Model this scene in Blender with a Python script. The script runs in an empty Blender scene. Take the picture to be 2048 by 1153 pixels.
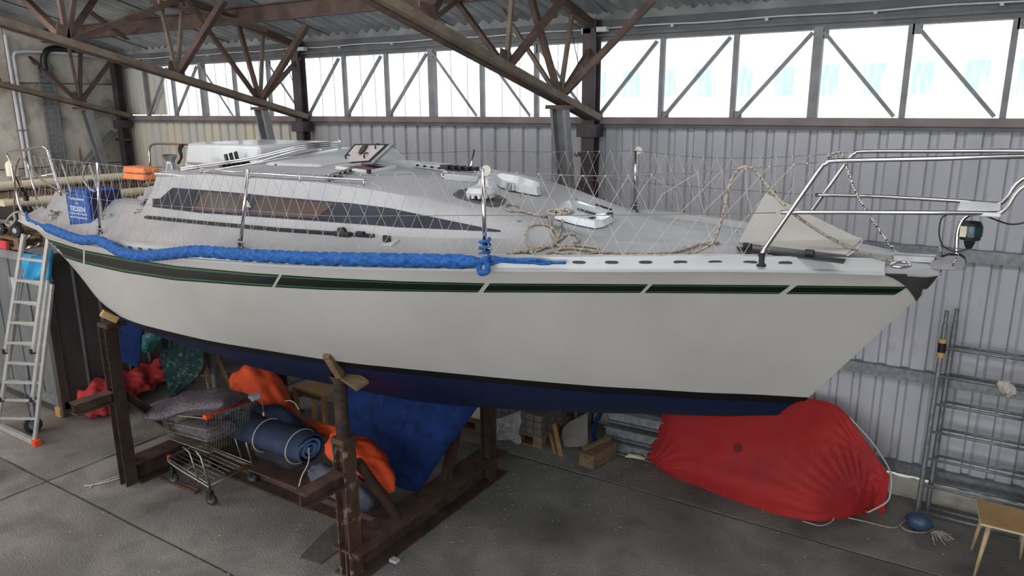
import bpy, bmesh, math, random
import numpy as np
from mathutils import Vector, Matrix
from mathutils.bvhtree import BVHTree
random.seed(7)
SC = bpy.context.scene
COL = SC.collection
V = Vector
# ---------------------------------------------------------------- camera
H = 3.85
FPX = 1482.5
_y, _p, _r = (math.radians(a) for a in (-32.64, -13.85, -0.362))
FWD = V((math.sin(_y)*math.cos(_p), math.cos(_y)*math.cos(_p), math.sin(_p)))
_rt = V((math.cos(_y), -math.sin(_y), 0)); _up = _rt.cross(FWD)
RT = _rt*math.cos(_r) + _up*math.sin(_r); UP = -_rt*math.sin(_r) + _up*math.cos(_r)
cam = bpy.data.objects.new('camera', bpy.data.cameras.new('camera')); COL.objects.link(cam)
cam.data.sensor_fit = 'HORIZONTAL'; cam.data.sensor_width = 36; cam.data.lens = FPX*36/2048
cam.data.clip_start = 0.05; cam.data.clip_end = 400
m = Matrix((RT, UP, -FWD)).transposed().to_4x4(); m.translation = V((0, 0, H)); cam.matrix_world = m
SC.camera = cam
# ---------------------------------------------------------------- world, lights, exposure
SC.view_settings.view_transform = 'Standard'; SC.view_settings.look = 'None'
SC.view_settings.gamma = 1; SC.view_settings.exposure = -0.48
try: SC.view_settings.use_curve_mapping = False
except Exception: pass
W = bpy.data.worlds.new('overcast'); SC.world = W; W.use_nodes = True
W.node_tree.nodes['Background'].inputs[0].default_value = (0.92, 0.96, 1.0, 1)
W.node_tree.nodes['Background'].inputs[1].default_value = 3.7
def area(name, loc, target, sx, sy, power, col):
    l = bpy.data.lights.new(name, 'AREA'); l.shape = 'RECTANGLE'; l.size = sx; l.size_y = sy
    l.energy = power; l.color = col
    o = bpy.data.objects.new(name, l); COL.objects.link(o); o.location = loc
    o.rotation_euler = (V(target)-V(loc)).to_track_quat('-Z', 'Y').to_euler(); return o
area('door_daylight', (-2.5, -7.5, 3.4), (-3.5, 5, 1.6), 8, 4.5, 260, (1, .985, .965))
area('overhead_fill_strip', (-5.0, 3.0, 5.8), (-5.0, 7.6, 2.0), 16, 1.4, 500, (.97, .98, 1))  # added overhead fill aimed at the back wall; no skylight strip is built there
area('side_door_daylight', (-12.3, -1.5, 3.0), (-8, 5, 1.2), 3, 3, 260, (1, .95, .86))
# ---------------------------------------------------------------- pixel of the photograph -> point of the place
def ray(x, y): return FWD + RT*((x-1024)/FPX) - UP*((y-576.5)/FPX)
def P(x, y, X=None, Y=None, Z=None):
    d = ray(x, y)
    s = X/d.x if X is not None else (Y/d.y if Y is not None else (Z-H)/d.z)
    return V((d.x*s, d.y*s, d.z*s+H))
def hit(bvh, x, y):
    return bvh.ray_cast(V((0, 0, H)), ray(x, y).normalized())[:2]
# ---------------------------------------------------------------- materials
def rgb(h):
    h = h.lstrip('#'); c = [int(h[i:i+2], 16)/255 for i in (0, 2, 4)]
    return tuple(x/12.92 if x <= .04045 else ((x+.055)/1.055)**2.4 for x in c)+(1,)
def mat(name, c1, c2=None, scale=6, rough=.6, metal=0, bump=0, bscale=None, detail=5, lo=.35, hi=.65,
        c3=None, s3=20, t3=.62, alpha=None, trans=0, stretch=(1, 1, 1), spec=.5, coat=0):
    M = bpy.data.materials.new(name); M.use_nodes = True; nt = M.node_tree; n = nt.nodes; L = nt.links
    b = n['Principled BSDF']; b.inputs['Roughness'].default_value = rough; b.inputs['Metallic'].default_value = metal
    b.inputs['Specular IOR Level'].default_value = spec
    if coat: b.inputs['Coat Weight'].default_value = coat; b.inputs['Coat Roughness'].default_value = .12
    b.inputs['Base Color'].default_value = rgb(c1)
    if trans: b.inputs['Transmission Weight'].default_value = trans
    if alpha is not None: b.inputs['Alpha'].default_value = alpha
    tc = n.new('ShaderNodeTexCoord'); mp = n.new('ShaderNodeMapping'); mp.inputs['Scale'].default_value = stretch
    L.new(tc.outputs['Object'], mp.inputs[0])
    if c2:
        t = n.new('ShaderNodeTexNoise'); t.inputs['Scale'].default_value = scale; t.inputs['Detail'].default_value = detail
        L.new(mp.outputs[0], t.inputs['Vector'])
        r = n.new('ShaderNodeValToRGB'); r.color_ramp.elements[0].position = lo; r.color_ramp.elements[1].position = hi
        r.color_ramp.elements[0].color = rgb(c1); r.color_ramp.elements[1].color = rgb(c2)
        L.new(t.outputs[0], r.inputs[0]); out = r.outputs[0]
        if c3:
            t2 = n.new('ShaderNodeTexNoise'); t2.inputs['Scale'].default_value = s3; t2.inputs['Detail'].default_value = 4
            L.new(mp.outputs[0], t2.inputs['Vector'])
            r2 = n.new('ShaderNodeValToRGB'); r2.color_ramp.elements[0].position = t3; r2.color_ramp.elements[1].position = t3+.16
            r2.color_ramp.elements[0].color = (0, 0, 0, 1); r2.color_ramp.elements[1].color = (1, 1, 1, 1)
            L.new(t2.outputs[0], r2.inputs[0])
            mx = n.new('ShaderNodeMix'); mx.data_type = 'RGBA'; L.new(r2.outputs[0], mx.inputs[0])
            L.new(out, mx.inputs[6]); mx.inputs[7].default_value = rgb(c3); out = mx.outputs[2]
        L.new(out, b.inputs['Base Color'])
    if bump:
        t = n.new('ShaderNodeTexNoise'); t.inputs['Scale'].default_value = bscale or scale*4; t.inputs['Detail'].default_value = 4
        L.new(mp.outputs[0], t.inputs['Vector'])
        bp = n.new('ShaderNodeBump'); bp.inputs['Strength'].default_value = bump; bp.inputs['Distance'].default_value = .02
        L.new(t.outputs[0], bp.inputs['Height']); L.new(bp.outputs[0], b.inputs['Normal'])
    return M
# ---------------------------------------------------------------- mesh builder
class MB:
    def __init__(s): s.v = []; s.f = []; s.m = []
    def add(s, vs, fs, mi=0):
        k = len(s.v); s.v += [tuple(p) for p in vs]; s.f += [tuple(i+k for i in q) for q in fs]; s.m += [mi]*len(fs); return s
    def hexa(s, c, mi=0):
        return s.add(c, [(0, 3, 2, 1), (4, 5, 6, 7), (0, 1, 5, 4), (1, 2, 6, 5), (2, 3, 7, 6), (3, 0, 4, 7)], mi)
    def box(s, x0, x1, y0, y1, z0, z1, mi=0):
        return s.hexa([(x0, y0, z0), (x1, y0, z0), (x1, y1, z0), (x0, y1, z0), (x0, y0, z1), (x1, y0, z1), (x1, y1, z1), (x0, y1, z1)], mi)
    def frame(s, p0, p1, up=(0, 0, 1)):
        p0 = V(p0); p1 = V(p1); d = (p1-p0).normalized(); u = V(up)
        if abs(d.dot(u)) > .98: u = V((0, 1, 0)) if abs(d.y) < .9 else V((1, 0, 0))
        a = d.cross(u).normalized(); b = a.cross(d).normalized(); return p0, p1, a, b
    def ext(s, poly, p0, p1, up=(0, 0, 1), mi=0):
        p0, p1, a, b = s.frame(p0, p1, up); n = len(poly)
        vs = [p0+a*x+b*y for x, y in poly]+[p1+a*x+b*y for x, y in poly]
        fs = [(i, (i+1) % n, n+(i+1) % n, n+i) for i in range(n)]+[tuple(range(n))[::-1], tuple(range(n, 2*n))]
        return s.add(vs, fs, mi)
    def beam(s, p0, p1, w, h, up=(0, 0, 1), mi=0):
        return s.ext([(-w/2, -h/2), (w/2, -h/2), (w/2, h/2), (-w/2, h/2)], p0, p1, up, mi)
    def angle(s, p0, p1, w, t=.008, up=(0, 0, 1), mi=0):
        return s.ext([(-w/2, -w/2), (w/2, -w/2), (w/2, -w/2+t), (-w/2+t, -w/2+t), (-w/2+t, w/2), (-w/2, w/2)], p0, p1, up, mi)
    def ibeam(s, p0, p1, w, h, tf=.018, tw=.014, up=(0, 0, 1), mi=0):
        a, b, c = w/2, h/2, tw/2
        return s.ext([(-a, -b), (a, -b), (a, -b+tf), (c, -b+tf), (c, b-tf), (a, b-tf), (a, b), (-a, b), (-a, b-tf), (-c, b-tf), (-c, -b+tf), (-a, -b+tf)], p0, p1, up, mi)
    def tube(s, pts, r, n=8, mi=0, closed=False, cap=True):
        pts = [V(p) for p in pts]; N = len(pts); rs = r if hasattr(r, '__len__') else [r]*N
        t0 = (pts[1]-pts[0]).normalized(); u = V((0, 0, 1)) if abs(t0.z) < .9 else V((0, 1, 0)); a = t0.cross(u).normalized()
        vs = []
        for i, p in enumerate(pts):
            if closed: t = pts[(i+1) % N]-pts[i-1]
            else: t = pts[min(i+1, N-1)]-pts[max(i-1, 0)]
            if t.length < 1e-9: t = t0.copy()
            t.normalize(); a = (a-t*a.dot(t))
            a = a.normalized() if a.length > 1e-6 else t.orthogonal().normalized()
            b = t.cross(a)
            for k in range(n):
                q = 2*math.pi*k/n; vs.append(p+(a*math.cos(q)+b*math.sin(q))*rs[i])
        fs = []
        for i in range(N if closed else N-1):
            j = (i+1) % N
            for k in range(n): fs.append((i*n+k, i*n+(k+1) % n, j*n+(k+1) % n, j*n+k))
        if cap and not closed: fs += [tuple(range(n))[::-1], tuple(range((N-1)*n, N*n))]
        return s.add(vs, fs, mi)
    def lathe(s, prof, c, axis=(0, 0, 1), n=20, mi=0):
        c = V(c); ax = V(axis).normalized(); a = ax.orthogonal().normalized(); b = ax.cross(a); vs = []
        for r, z in prof:
            for k in range(n):
                q = 2*math.pi*k/n; vs.append(c+ax*z+(a*math.cos(q)+b*math.sin(q))*max(r, 1e-4))
        fs = [(i*n+k, i*n+(k+1) % n, (i+1)*n+(k+1) % n, (i+1)*n+k) for i in range(len(prof)-1) for k in range(n)]
        fs += [tuple(range(n))[::-1], tuple(range((len(prof)-1)*n, len(prof)*n))]
        return s.add(vs, fs, mi)
    def grid(s, rows, mi=0, cu=False, cv=False):
        R = len(rows); C = len(rows[0]); vs = [p for r in rows for p in r]; fs = []
        for i in range(R if cv else R-1):
            for j in range(C if cu else C-1):
                fs.append((i*C+j, i*C+(j+1) % C, ((i+1) % R)*C+(j+1) % C, ((i+1) % R)*C+j))
        return s.add(vs, fs, mi)
    def plate(s, poly, vec, mi=0):
        vec = V(vec); n = len(poly); a = [V(p) for p in poly]
        return s.add(a+[p+vec for p in a], [tuple(range(n)), tuple(range(n, 2*n))[::-1]]+[(i, n+i, n+(i+1) % n, (i+1) % n) for i in range(n)], mi)
def mesh(name, mb, mats, smooth=False, off=V((0, 0, 0))):
    me = bpy.data.meshes.new(name); me.from_pydata([(p[0]-off.x, p[1]-off.y, p[2]-off.z) for p in mb.v], [], mb.f)
    mats = mats if isinstance(mats, (list, tuple)) else [mats]
    for q in mats: me.materials.append(q)
    if len(mats) > 1: me.polygons.foreach_set('material_index', mb.m)
    bm = bmesh.new(); bm.from_mesh(me); bmesh.ops.recalc_face_normals(bm, faces=bm.faces); bm.to_mesh(me); bm.free()
    if smooth:
        me.polygons.foreach_set('use_smooth', [True]*len(me.polygons))
        if smooth is not True: me.set_sharp_from_angle(angle=math.radians(smooth))
    me.update(); return me
def fin(o, bevel=0, kind=None, label=None):
    if bevel:
        b = o.modifiers.new('bevel', 'BEVEL'); b.width = bevel; b.segments = 2; b.limit_method = 'ANGLE'; b.angle_limit = math.radians(40)
    if kind: o['kind'] = kind
    if label: o['label'] = label
    return o
def part(name, mb, mats, parent, smooth=False, bevel=0, label=None, kind=None):
    """a part: its mesh stands in world space, its parent keeps it"""
    org = V((0, 0, 0)) if not mb.v else V(np.mean(np.array(mb.v), axis=0))
    o = bpy.data.objects.new(name, mesh(name, mb, mats, smooth, org)); COL.objects.link(o)
    o.location = org
    if parent is not None:
        o.parent = parent; p = parent; off = V((0, 0, 0))
        while p is not None: off += p.location; p = p.parent
        o.location = org-off
    return fin(o, bevel, kind, label)
def thing(name, label, cat, loc, group=None, kind=None):
    o = bpy.data.objects.new(name, None); COL.objects.link(o); o.location = loc; o.empty_display_size = .1
    if label: o['label'] = label
    if cat: o['category'] = cat
    if group: o['group'] = group
    if kind: o['kind'] = kind
    return o
def solo(name, mb, mats, label, cat, group=None, smooth=False, bevel=0, kind=None):
    a = np.array(mb.v); org = V(((a[:, 0].min()+a[:, 0].max())/2, (a[:, 1].min()+a[:, 1].max())/2, a[:, 2].min()))
    o = bpy.data.objects.new(name, mesh(name, mb, mats, smooth, org)); COL.objects.link(o); o.location = org
    if label: o['label'] = label
    if cat: o['category'] = cat
    if group: o['group'] = group
    return fin(o, bevel, kind)
def inst(src, loc, name=None, parent=None, rot=None):
    c = src.copy(); COL.objects.link(c); c.location = loc
    if rot: c.rotation_euler = rot
    c.parent = parent if parent is not None else src.parent
    return c
def cr(pts, k=8, closed=False):
    """Catmull-Rom through the points"""
    p = [V(q) for q in pts]; out = []; n = len(p)
    for i in range(n if closed else n-1):
        if closed: a, b, c, d = p[i-1], p[i], p[(i+1) % n], p[(i+2) % n]
        else: a, b, c, d = p[max(i-1, 0)], p[i], p[i+1], p[min(i+2, n-1)]
        for j in range(k):
            t = j/k; out.append(.5*((2*b)+(c-a)*t+(2*a-5*b+4*c-d)*t*t+(3*b-a-3*c+d)*t**3))
    if not closed: out.append(p[-1])
    return out
def hn(x, y, z=0):
    """cheap smooth noise"""
    return (math.sin(x*1.7+y*2.3+z*1.1)+math.sin(x*3.1-y*1.3+z*2.7+1.3)*.6+math.sin(-x*4.3+y*5.1+z*3.9+2.1)*.4+math.sin(x*9.1+y*7.7-z*8.3)*.2)/2.2
def txt(name, s, width, height, origin, xd, yd, m_, parent, ext=.0008, align='CENTER', bold=0):
    cu = bpy.data.curves.new(name, 'FONT'); cu.body = s; cu.size = 1; cu.extrude = ext; cu.align_x = align; cu.offset = bold
    o = bpy.data.objects.new(name, cu); COL.objects.link(o)
    dg = bpy.context.evaluated_depsgraph_get(); me = bpy.data.meshes.new_from_object(o.evaluated_get(dg))
    bpy.data.objects.remove(o); o = bpy.data.objects.new(name, me); COL.objects.link(o); me.materials.clear(); me.materials.append(m_)
    w_ = max(v.co.x for v in me.vertices)-min(v.co.x for v in me.vertices)
    for v in me.vertices: v.co.x *= width/w_; v.co.y *= height/.72; v.co.z *= 1
    xd = V(xd).normalized(); zd = xd.cross(V(yd)).normalized(); yd = zd.cross(xd)
    mm = Matrix((xd, yd, zd)).transposed().to_4x4(); mm.translation = V(origin)-parent.matrix_world.translation*0
    off = V((0, 0, 0)); p = parent
    while p is not None: off += p.location; p = p.parent
    mm.translation = V(origin)-off; o.parent = parent; o.matrix_local = mm; return o
# ---------------------------------------------------------------- materials used
GALV = mat('galvanised_sheet', 'acadb4', 'babbc1', 2.5, .6, .05, stretch=(1, 1, .4), c3='96918f', s3=5, t3=.62)
GALV2 = mat('galvanised_steel', '74787c', '8e9296', 18, .5, .5, bump=.05)
WALLW = mat('pale_warm_lit_sheet', 'b9b8b4', 'd2c6a4', .55, .6, 0, stretch=(1, 1, .2), lo=.42, hi=.6)  # pale sheet; its yellow drift paints in the warm light on this bay
CONC = mat('stained_concrete_wall', 'a6a299', 'c9c4b8', 1.3, .9, 0, bump=.4, bscale=14, c3='8c877d', s3=2.2, t3=.52)
FLOOR = mat('dusty_concrete_slab', '706f6b', '8f8e89', 2.2, .88, 0, bump=.5, bscale=45, c3='5c5b57', s3=1.1, t3=.5, detail=10)
JOINT = mat('joint_dirt', '3b3936', '57544e', 20, .95)
ROOFM = mat('fibre_cement_roof', '7b7e81', 'a4a6a6', 2, .85, 0, bump=.1)
RUST = mat('brown_painted_steel', '40322d', '5c4940', 4, .75, .1, bump=.1, c3='6c4f38', s3=9, t3=.6)
RUSTL = mat('rusty_pale_steel', '574c43', '726757', 5, .75, .1, bump=.1, c3='6e4a30', s3=8, t3=.6)
PURP = mat('dark_primed_column', '3b3338', '4c4245', 5, .6, .1, bump=.05)
GREYP = mat('grey_painted_steel', '6f7071', '85868a', 5, .6, .1)
BEAMG = mat('grey_lintel_paint', '55565a', '6a6a6c', 3, .7)
SILL = mat('brownish_sill_paint', '6e6461', '86797a', 3, .6)
PIPEW = mat('white_conduit', 'c3c7cb', 'aeb2b6', 6, .5)
WALLY_ = mat('warm_lit_cream_sheet', 'c9bd98', 'd3c9aa', 1.2, .6, 0, stretch=(1, 1, .3))  # cream copy of the pale sheet with the warm light put in
BLACK = mat('black_plastic', '151517', rough=.45)
DARKR = mat('black_rubber', '1d1d1f', '2b2b2c', 20, .8)
CHROME = mat('polished_stainless', 'c4c2c4', rough=.14, metal=1)
STEEL = mat('dull_stainless', '8f8f93', 'a5a5a8', 10, .32, .9)
DSTEEL = mat('dark_stainless', '4b4a4c', '6e6c6d', 4, .28, .85)
WHITE = mat('white_gelcoat', 'b0b4b6', 'bcbfc0', 3, .3, 0, coat=.3)
DECKW = mat('matt_deck_gelcoat', '96989b', 'a3a4a6', 2.5, .45, 0, bump=.04, bscale=90)
CREAM = mat('cream_paint', 'c8bfa2', 'd8d0b8', 4, .5)
WIRE = mat('wire_rope', '6d6a66', '908c87', 300, .5, .5)
NETM = mat('white_netting_cord', 'b6b0a6', 'c9c4bb', 60, .8)
BLUER = mat('blue_braided_rope', '0c478c', '2468b0', 40, .8, bump=.5, bscale=160)
ROPEM = mat('flecked_grey_rope', 'a39a8c', '5e574d', 70, .85, lo=.5, hi=.62)
ROPEC = mat('black_white_chequered_rope', '2a2a2c', 'd0cdc6', 110, .85, lo=.48, hi=.52, detail=1)
STRIPE = mat('dark_stripe_film', '07090c', '0f1216', 4, .45, spec=.25)
GREEN = mat('green_stripe_film', '1e5a2c', rough=.35)
WSTRIP = mat('navy_window_band', '181b28', '242838', 6, .4, spec=.25)
ACRY = mat('smoked_acrylic', '453d3a', '5a504c', 2.2, .2, spec=.3)
WOOD = mat('raw_timber', '5f4f3b', '7f6a50', 5, .8, bump=.3, stretch=(1, 6, 6))
WOODP = mat('pale_plywood', 'b08a5a', 'c59f6d', 4, .5)
WOODL = mat('turned_pale_wood', 'b8a07c', 'cbb592', 8, .5)
TIMB = mat('rusty_brown_beam', '3a2c26', '574236', 6, .85, .1, bump=.4, bscale=40, c3='6e6a64', s3=8, t3=.68)
TIMB2 = mat('dark_rusty_beam', '2c211d', '463328', 7, .85, .1, bump=.3, bscale=40)
PEEL = mat('peeling_grey_paint_on_rust', '3f2c22', '5a3f2d', 7, .85, .1, bump=.4, bscale=30, c3='9a9995', s3=11, t3=.56)
REDT = mat('red_tarpaulin', 'a61d20', 'b02a2b', 3, .75, bump=.15, bscale=9, c3='982023', s3=1.7, t3=.5)
REDC = mat('red_cloth', 'b02e32', 'c84446', 6, .85, bump=1, bscale=14)
ORANGE = mat('orange_bag_fabric', 'c83c12', 'da5220', 5, .75, bump=.8, bscale=12)
NAVY = mat('navy_blue_cloth', '202c44', '2e3d59', 5, .85, bump=.4, bscale=16)
LBLUE = mat('light_blue_cloth', '4a6a9c', '6c8bb8', 6, .85, bump=.4, bscale=20)
SLATE = mat('slate_grey_cloth', '484d5d', '5b6170', 4, .85, bump=.3, bscale=10)
BUBBLE = mat('bubble_wrapped_grey_cushion', '5b525a', '7d747c', 30, .25, 0, bump=.8, bscale=90, c3='a9a3aa', s3=60, t3=.64)
TEAL = mat('teal_patterned_fabric', '0a272c', '163f44', 9, .85, bump=.3, bscale=14, c3='6d7a58', s3=13, t3=.54)
TEALL = mat('bright_teal_patterned_fabric', '2f7d83', '4f9aa0', 9, .85, bump=.4, bscale=14, c3='c0b79c', s3=12, t3=.58)
BLUEP = mat('blue_antifouling', '0c214e', '112a5e', 6, .85, bump=.1, c3='0a1a40', spec=.2, s3=9, t3=.5)
SKYBL = mat('sky_blue_plastic_film', '2f9ad0', '4eb2e2', 3, .3, bump=.4, bscale=8)
ALU = mat('ladder_aluminium', 'b9b9ba', 'c9c9c8', 8, .38, .6)
REDPL = mat('orange_red_plastic', 'd94a26', rough=.5)
WIREC = mat('zinc_plated_wire', '8e8b84', 'a7a49b', 30, .35, .8)
def ramp_mat(name, stops, axis, rough, bump=0, dirt=None, coat=0):
    M = bpy.data.materials.new(name); M.use_nodes = True; nt = M.node_tree; n = nt.nodes; L = nt.links
    b = n['Principled BSDF']; b.inputs['Roughness'].default_value = rough
    b.inputs['Specular IOR Level'].default_value = .3
    g = n.new('ShaderNodeNewGeometry'); sp = n.new('ShaderNodeSeparateXYZ'); L.new(g.outputs['Position'], sp.inputs[0])
    mr = n.new('ShaderNodeMapRange'); mr.inputs[1].default_value = 0; mr.inputs[2].default_value = 4
    L.new(sp.outputs[axis], mr.inputs[0])
    r = n.new('ShaderNodeValToRGB'); r.color_ramp.interpolation = 'CONSTANT'
    for i, (z, c) in enumerate(stops):
        e = r.color_ramp.elements[i] if i < 2 else r.color_ramp.elements.new(z/4)
        e.position = z/4; e.color = rgb(c)
    L.new(mr.outputs[0], r.inputs[0])
    t = n.new('ShaderNodeTexNoise'); t.inputs['Scale'].default_value = 1.6; t.inputs['Detail'].default_value = 7
    L.new(g.outputs['Position'], t.inputs['Vector'])
    r2 = n.new('ShaderNodeValToRGB'); r2.color_ramp.elements[0].position = .35; r2.color_ramp.elements[1].position = .75
    r2.color_ramp.elements[0].color = (1, 1, 1, 1); r2.color_ramp.elements[1].color = (.86, .85, .82, 1)
    L.new(t.outputs[0], r2.inputs[0]); mx = n.new('ShaderNodeMix'); mx.data_type = 'RGBA'; mx.blend_type = 'MULTIPLY'; mx.inputs[0].default_value = 1
    L.new(r.outputs[0], mx.inputs[6]); L.new(r2.outputs[0], mx.inputs[7]); L.new(mx.outputs[2], b.inputs['Base Color'])
    return M
HULLM = ramp_mat('hull_topsides_and_antifouling', [(0, '09173a'), (1.905, '07080c'), (1.962, 'aeacaa')], 'Z', .45)
def pane_mat():
    M = bpy.data.materials.new('dusty_window_pane'); M.use_nodes = True; nt = M.node_tree; n = nt.nodes; L = nt.links; n.clear()
    o = n.new('ShaderNodeOutputMaterial'); tr = n.new('ShaderNodeBsdfTransparent'); tl = n.new('ShaderNodeBsdfTranslucent')
    tl.inputs[0].default_value = (.9, .93, .95, 1); mx = n.new('ShaderNodeMixShader')
    tc = n.new('ShaderNodeTexCoord'); mp = n.new('ShaderNodeMapping'); mp.inputs['Scale'].default_value = (9, 1, 1.2); L.new(tc.outputs['Object'], mp.inputs[0])
    t = n.new('ShaderNodeTexNoise'); t.inputs['Scale'].default_value = 3; t.inputs['Detail'].default_value = 5; L.new(mp.outputs[0], t.inputs[0])
    r = n.new('ShaderNodeMapRange'); r.inputs[1].default_value = .45; r.inputs[2].default_value = .8; r.inputs[3].default_value = .1; r.inputs[4].default_value = .5
    L.new(t.outputs[0], r.inputs[0]); L.new(r.outputs[0], mx.inputs[0]); L.new(tr.outputs[0], mx.inputs[1]); L.new(tl.outputs[0], mx.inputs[2]); L.new(mx.outputs[0], o.inputs[0]); return M
PANE = pane_mat()
def skylight_mat():
    M = bpy.data.materials.new('amber_skylight_sheet'); M.use_nodes = True; nt = M.node_tree; n = nt.nodes; L = nt.links; n.clear()
    o = n.new('ShaderNodeOutputMaterial'); tl = n.new('ShaderNodeBsdfTranslucent'); tl.inputs[0].default_value = (.95, .45, .25, 1); L.new(tl.outputs[0], o.inputs[0]); return M
SKYL = skylight_mat()
WALLY = 7.82
X0, X1 = -13.25, 3.6
BX = (-8.49, -3.84, .81)
# ---------------------------------------------------------------- floor of slabs
fl = thing('floor', None, None, (0, 0, 0), kind='structure')
part('joint_bed', MB().box(X0-.2, X1, -7.8, WALLY+.3, -.12, -.012), JOINT, fl)
xs = [X0, -8.03, X1]; ys = [-7.8, -5.95, -2.8, .25, 3.36, 6.5, WALLY+.1]
def slab(x0, x1, y0, y1, k):
    g = .012; n = 22; mb = MB(); top = []; rr = random.Random(k)
    for t in range(n): top.append((x0+g+(x1-x0-2*g)*t/n, y0+g+rr.uniform(-.004, .012)))
    for t in range(n): top.append((x1-g-rr.uniform(-.004, .012), y0+g+(y1-y0-2*g)*t/n))
    for t in range(n): top.append((x1-g-(x1-x0-2*g)*t/n, y1-g-rr.uniform(-.004, .012)))
    for t in range(n): top.append((x0+g+rr.uniform(-.004, .012), y1-g-(y1-y0-2*g)*t/n))
    mb.plate([(x, y, 0) for x, y in top], (0, 0, -.05)); part('slab', mb, FLOOR, fl)
k = 0
for i in range(len(xs)-1):
    for j in range(len(ys)-1): k += 1; slab(xs[i], xs[i+1], ys[j], ys[j+1], k)
# small debris lying on the floor
CHIP = mat('pale_paint_flake', 'b9b4aa', 'd2cec6', 9, .8)
db = MB(); rr = random.Random(3)
def chip(x, y, s):
    a = rr.uniform(0, 6.28); c, d = math.cos(a)*s, math.sin(a)*s; e = rr.uniform(.3, .8)
    db.plate([(x-c, y-d, .004), (x+d*e, y-c*e, .004), (x+c, y+d, .004), (x-d*e, y+c*e, .004)], (0, 0, -.003))
for i in range(230):
    q = P(rr.gauss(1070, 130), rr.gauss(930, 70), Z=0)
    if q.y < 7.5 and q.y > 2.6: chip(q.x, q.y, rr.uniform(.003, .009))
for i in range(160):
    q = P(rr.uniform(0, 2048), rr.uniform(880, 1153), Z=0); chip(q.x, q.y, rr.uniform(.003, .011))
for i in range(130):
    q = P(rr.gauss(800, 60), 0, Z=0) if 0 else P(770+i*.9+rr.uniform(-6, 6), 1118-i*.62+rr.uniform(-5, 5), Z=0); chip(q.x, q.y, rr.uniform(.003, .009))
solo('paint_flakes', db, CHIP, 'pale paint flakes and crumbs scattered over the concrete floor', 'debris', kind='stuff')
# ---------------------------------------------------------------- back wall of corrugated sheets
wb = thing('wall_back', None, None, (0, WALLY, 0), kind='structure')
def sheet_mesh(w, z0, z1, pitch=.207, depth=.035, lap=.0):
    prof = []; n = round(w/pitch)
    for i in range(n):
        a = i*pitch; prof += [(a, 0), (a+.118, 0), (a+.134, depth), (a+.182, depth)]
    prof.append((n*pitch, 0)); mb = MB(); t = .006
    f = [(x, y, z) for z in (z0, z1) for x, y in prof]; m_ = len(prof)
    b = [(x, y+t, z) for z in (z0, z1) for x, y in prof]
    mb.grid([f[:m_], f[m_:]]); mb.grid([b[:m_], b[m_:]])
    mb.grid([f[:m_], b[:m_]]); mb.grid([f[m_:], b[m_:]]); mb.grid([[f[0], b[0]], [f[m_], b[m_]]]); mb.grid([[f[m_-1], b[m_-1]], [f[-1], b[-1]]])
    return mb
me_low = mesh('wall_sheet', sheet_mesh(1.035, 0, 3.42), GALV, True if 0 else False)
me_white = mesh('wall_sheet_pale', sheet_mesh(1.035, 0, 3.42), WALLW); me_cream = mesh('wall_sheet_cream', sheet_mesh(1.035, 0, 3.42), WALLY_)
def panel(me, x, y, z, name='wall_sheet', rz=0):
    o = bpy.data.objects.new(name, me); COL.objects.link(o); o.parent = wb; o.location = (x, y-WALLY, z); o.rotation_euler = (0, 0, rz); return o
x = X0; i = 0
while x < X1:
    panel(me_white if x < BX[0]-.3 else me_low, x, WALLY+(.004 if i % 2 else 0), .22); x += 1.035; i += 1
part('concrete_plinth', MB().box(X0, X1, WALLY-.03, WALLY+.25, -.02, .2), CONC, wb, bevel=.01)
for z in (.31, 1.285, 2.50): part('girt', MB().ext([(-.06, -.055), (.03, -.055), (.03, .055), (-.06, .055), (-.06, .035), (.012, .035), (.012, -.035), (-.06, -.035)], (X0, WALLY-.035, z), (X1, WALLY-.035, z)), GALV2, wb)
# grey upper sheet of the first window field and the wall strip over the windows
up_me = mesh('upper_sheet', sheet_mesh(1.242, 0, .82), WALLW); panel(up_me, X0, WALLY, 3.73, 'upper_sheet')
part('lintel_beam', MB().box(X0, X1, WALLY-.09, WALLY+.1, 4.53, 4.74), BEAMG, wb)
part('lintel_flange', MB().box(X0, X1, WALLY-.13, WALLY-.09, 4.575, 4.6), BEAMG, wb)
part('sill_beam', MB().box(X0, X1, WALLY-.1, WALLY+.1, 3.64, 3.715), SILL, wb, bevel=.006)
part('sill_flange', MB().box(X0, X1, WALLY-.07, WALLY+.02, 3.60, 3.64), BEAMG, wb)
# closure strip with wavy edge below the roof
cl = MB(); top = []; N = 560
for i in range(N+1):
    xx = X0+(X1-X0)*i/N; top.append((xx, WALLY-.06, 4.83+.028*math.sin(xx*2*math.pi/.18)))
cl.grid([[(p[0], p[1], 4.70) for p in top], top]); cl.grid([[(p[0], p[1]+.03, 4.70) for p in top], [(p[0], p[1]+.03, p[2]) for p in top]]); cl.grid([top, [(p[0], p[1]+.03, p[2]) for p in top]])
part('eaves_closure', cl, ROOFM, wb)
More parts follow.
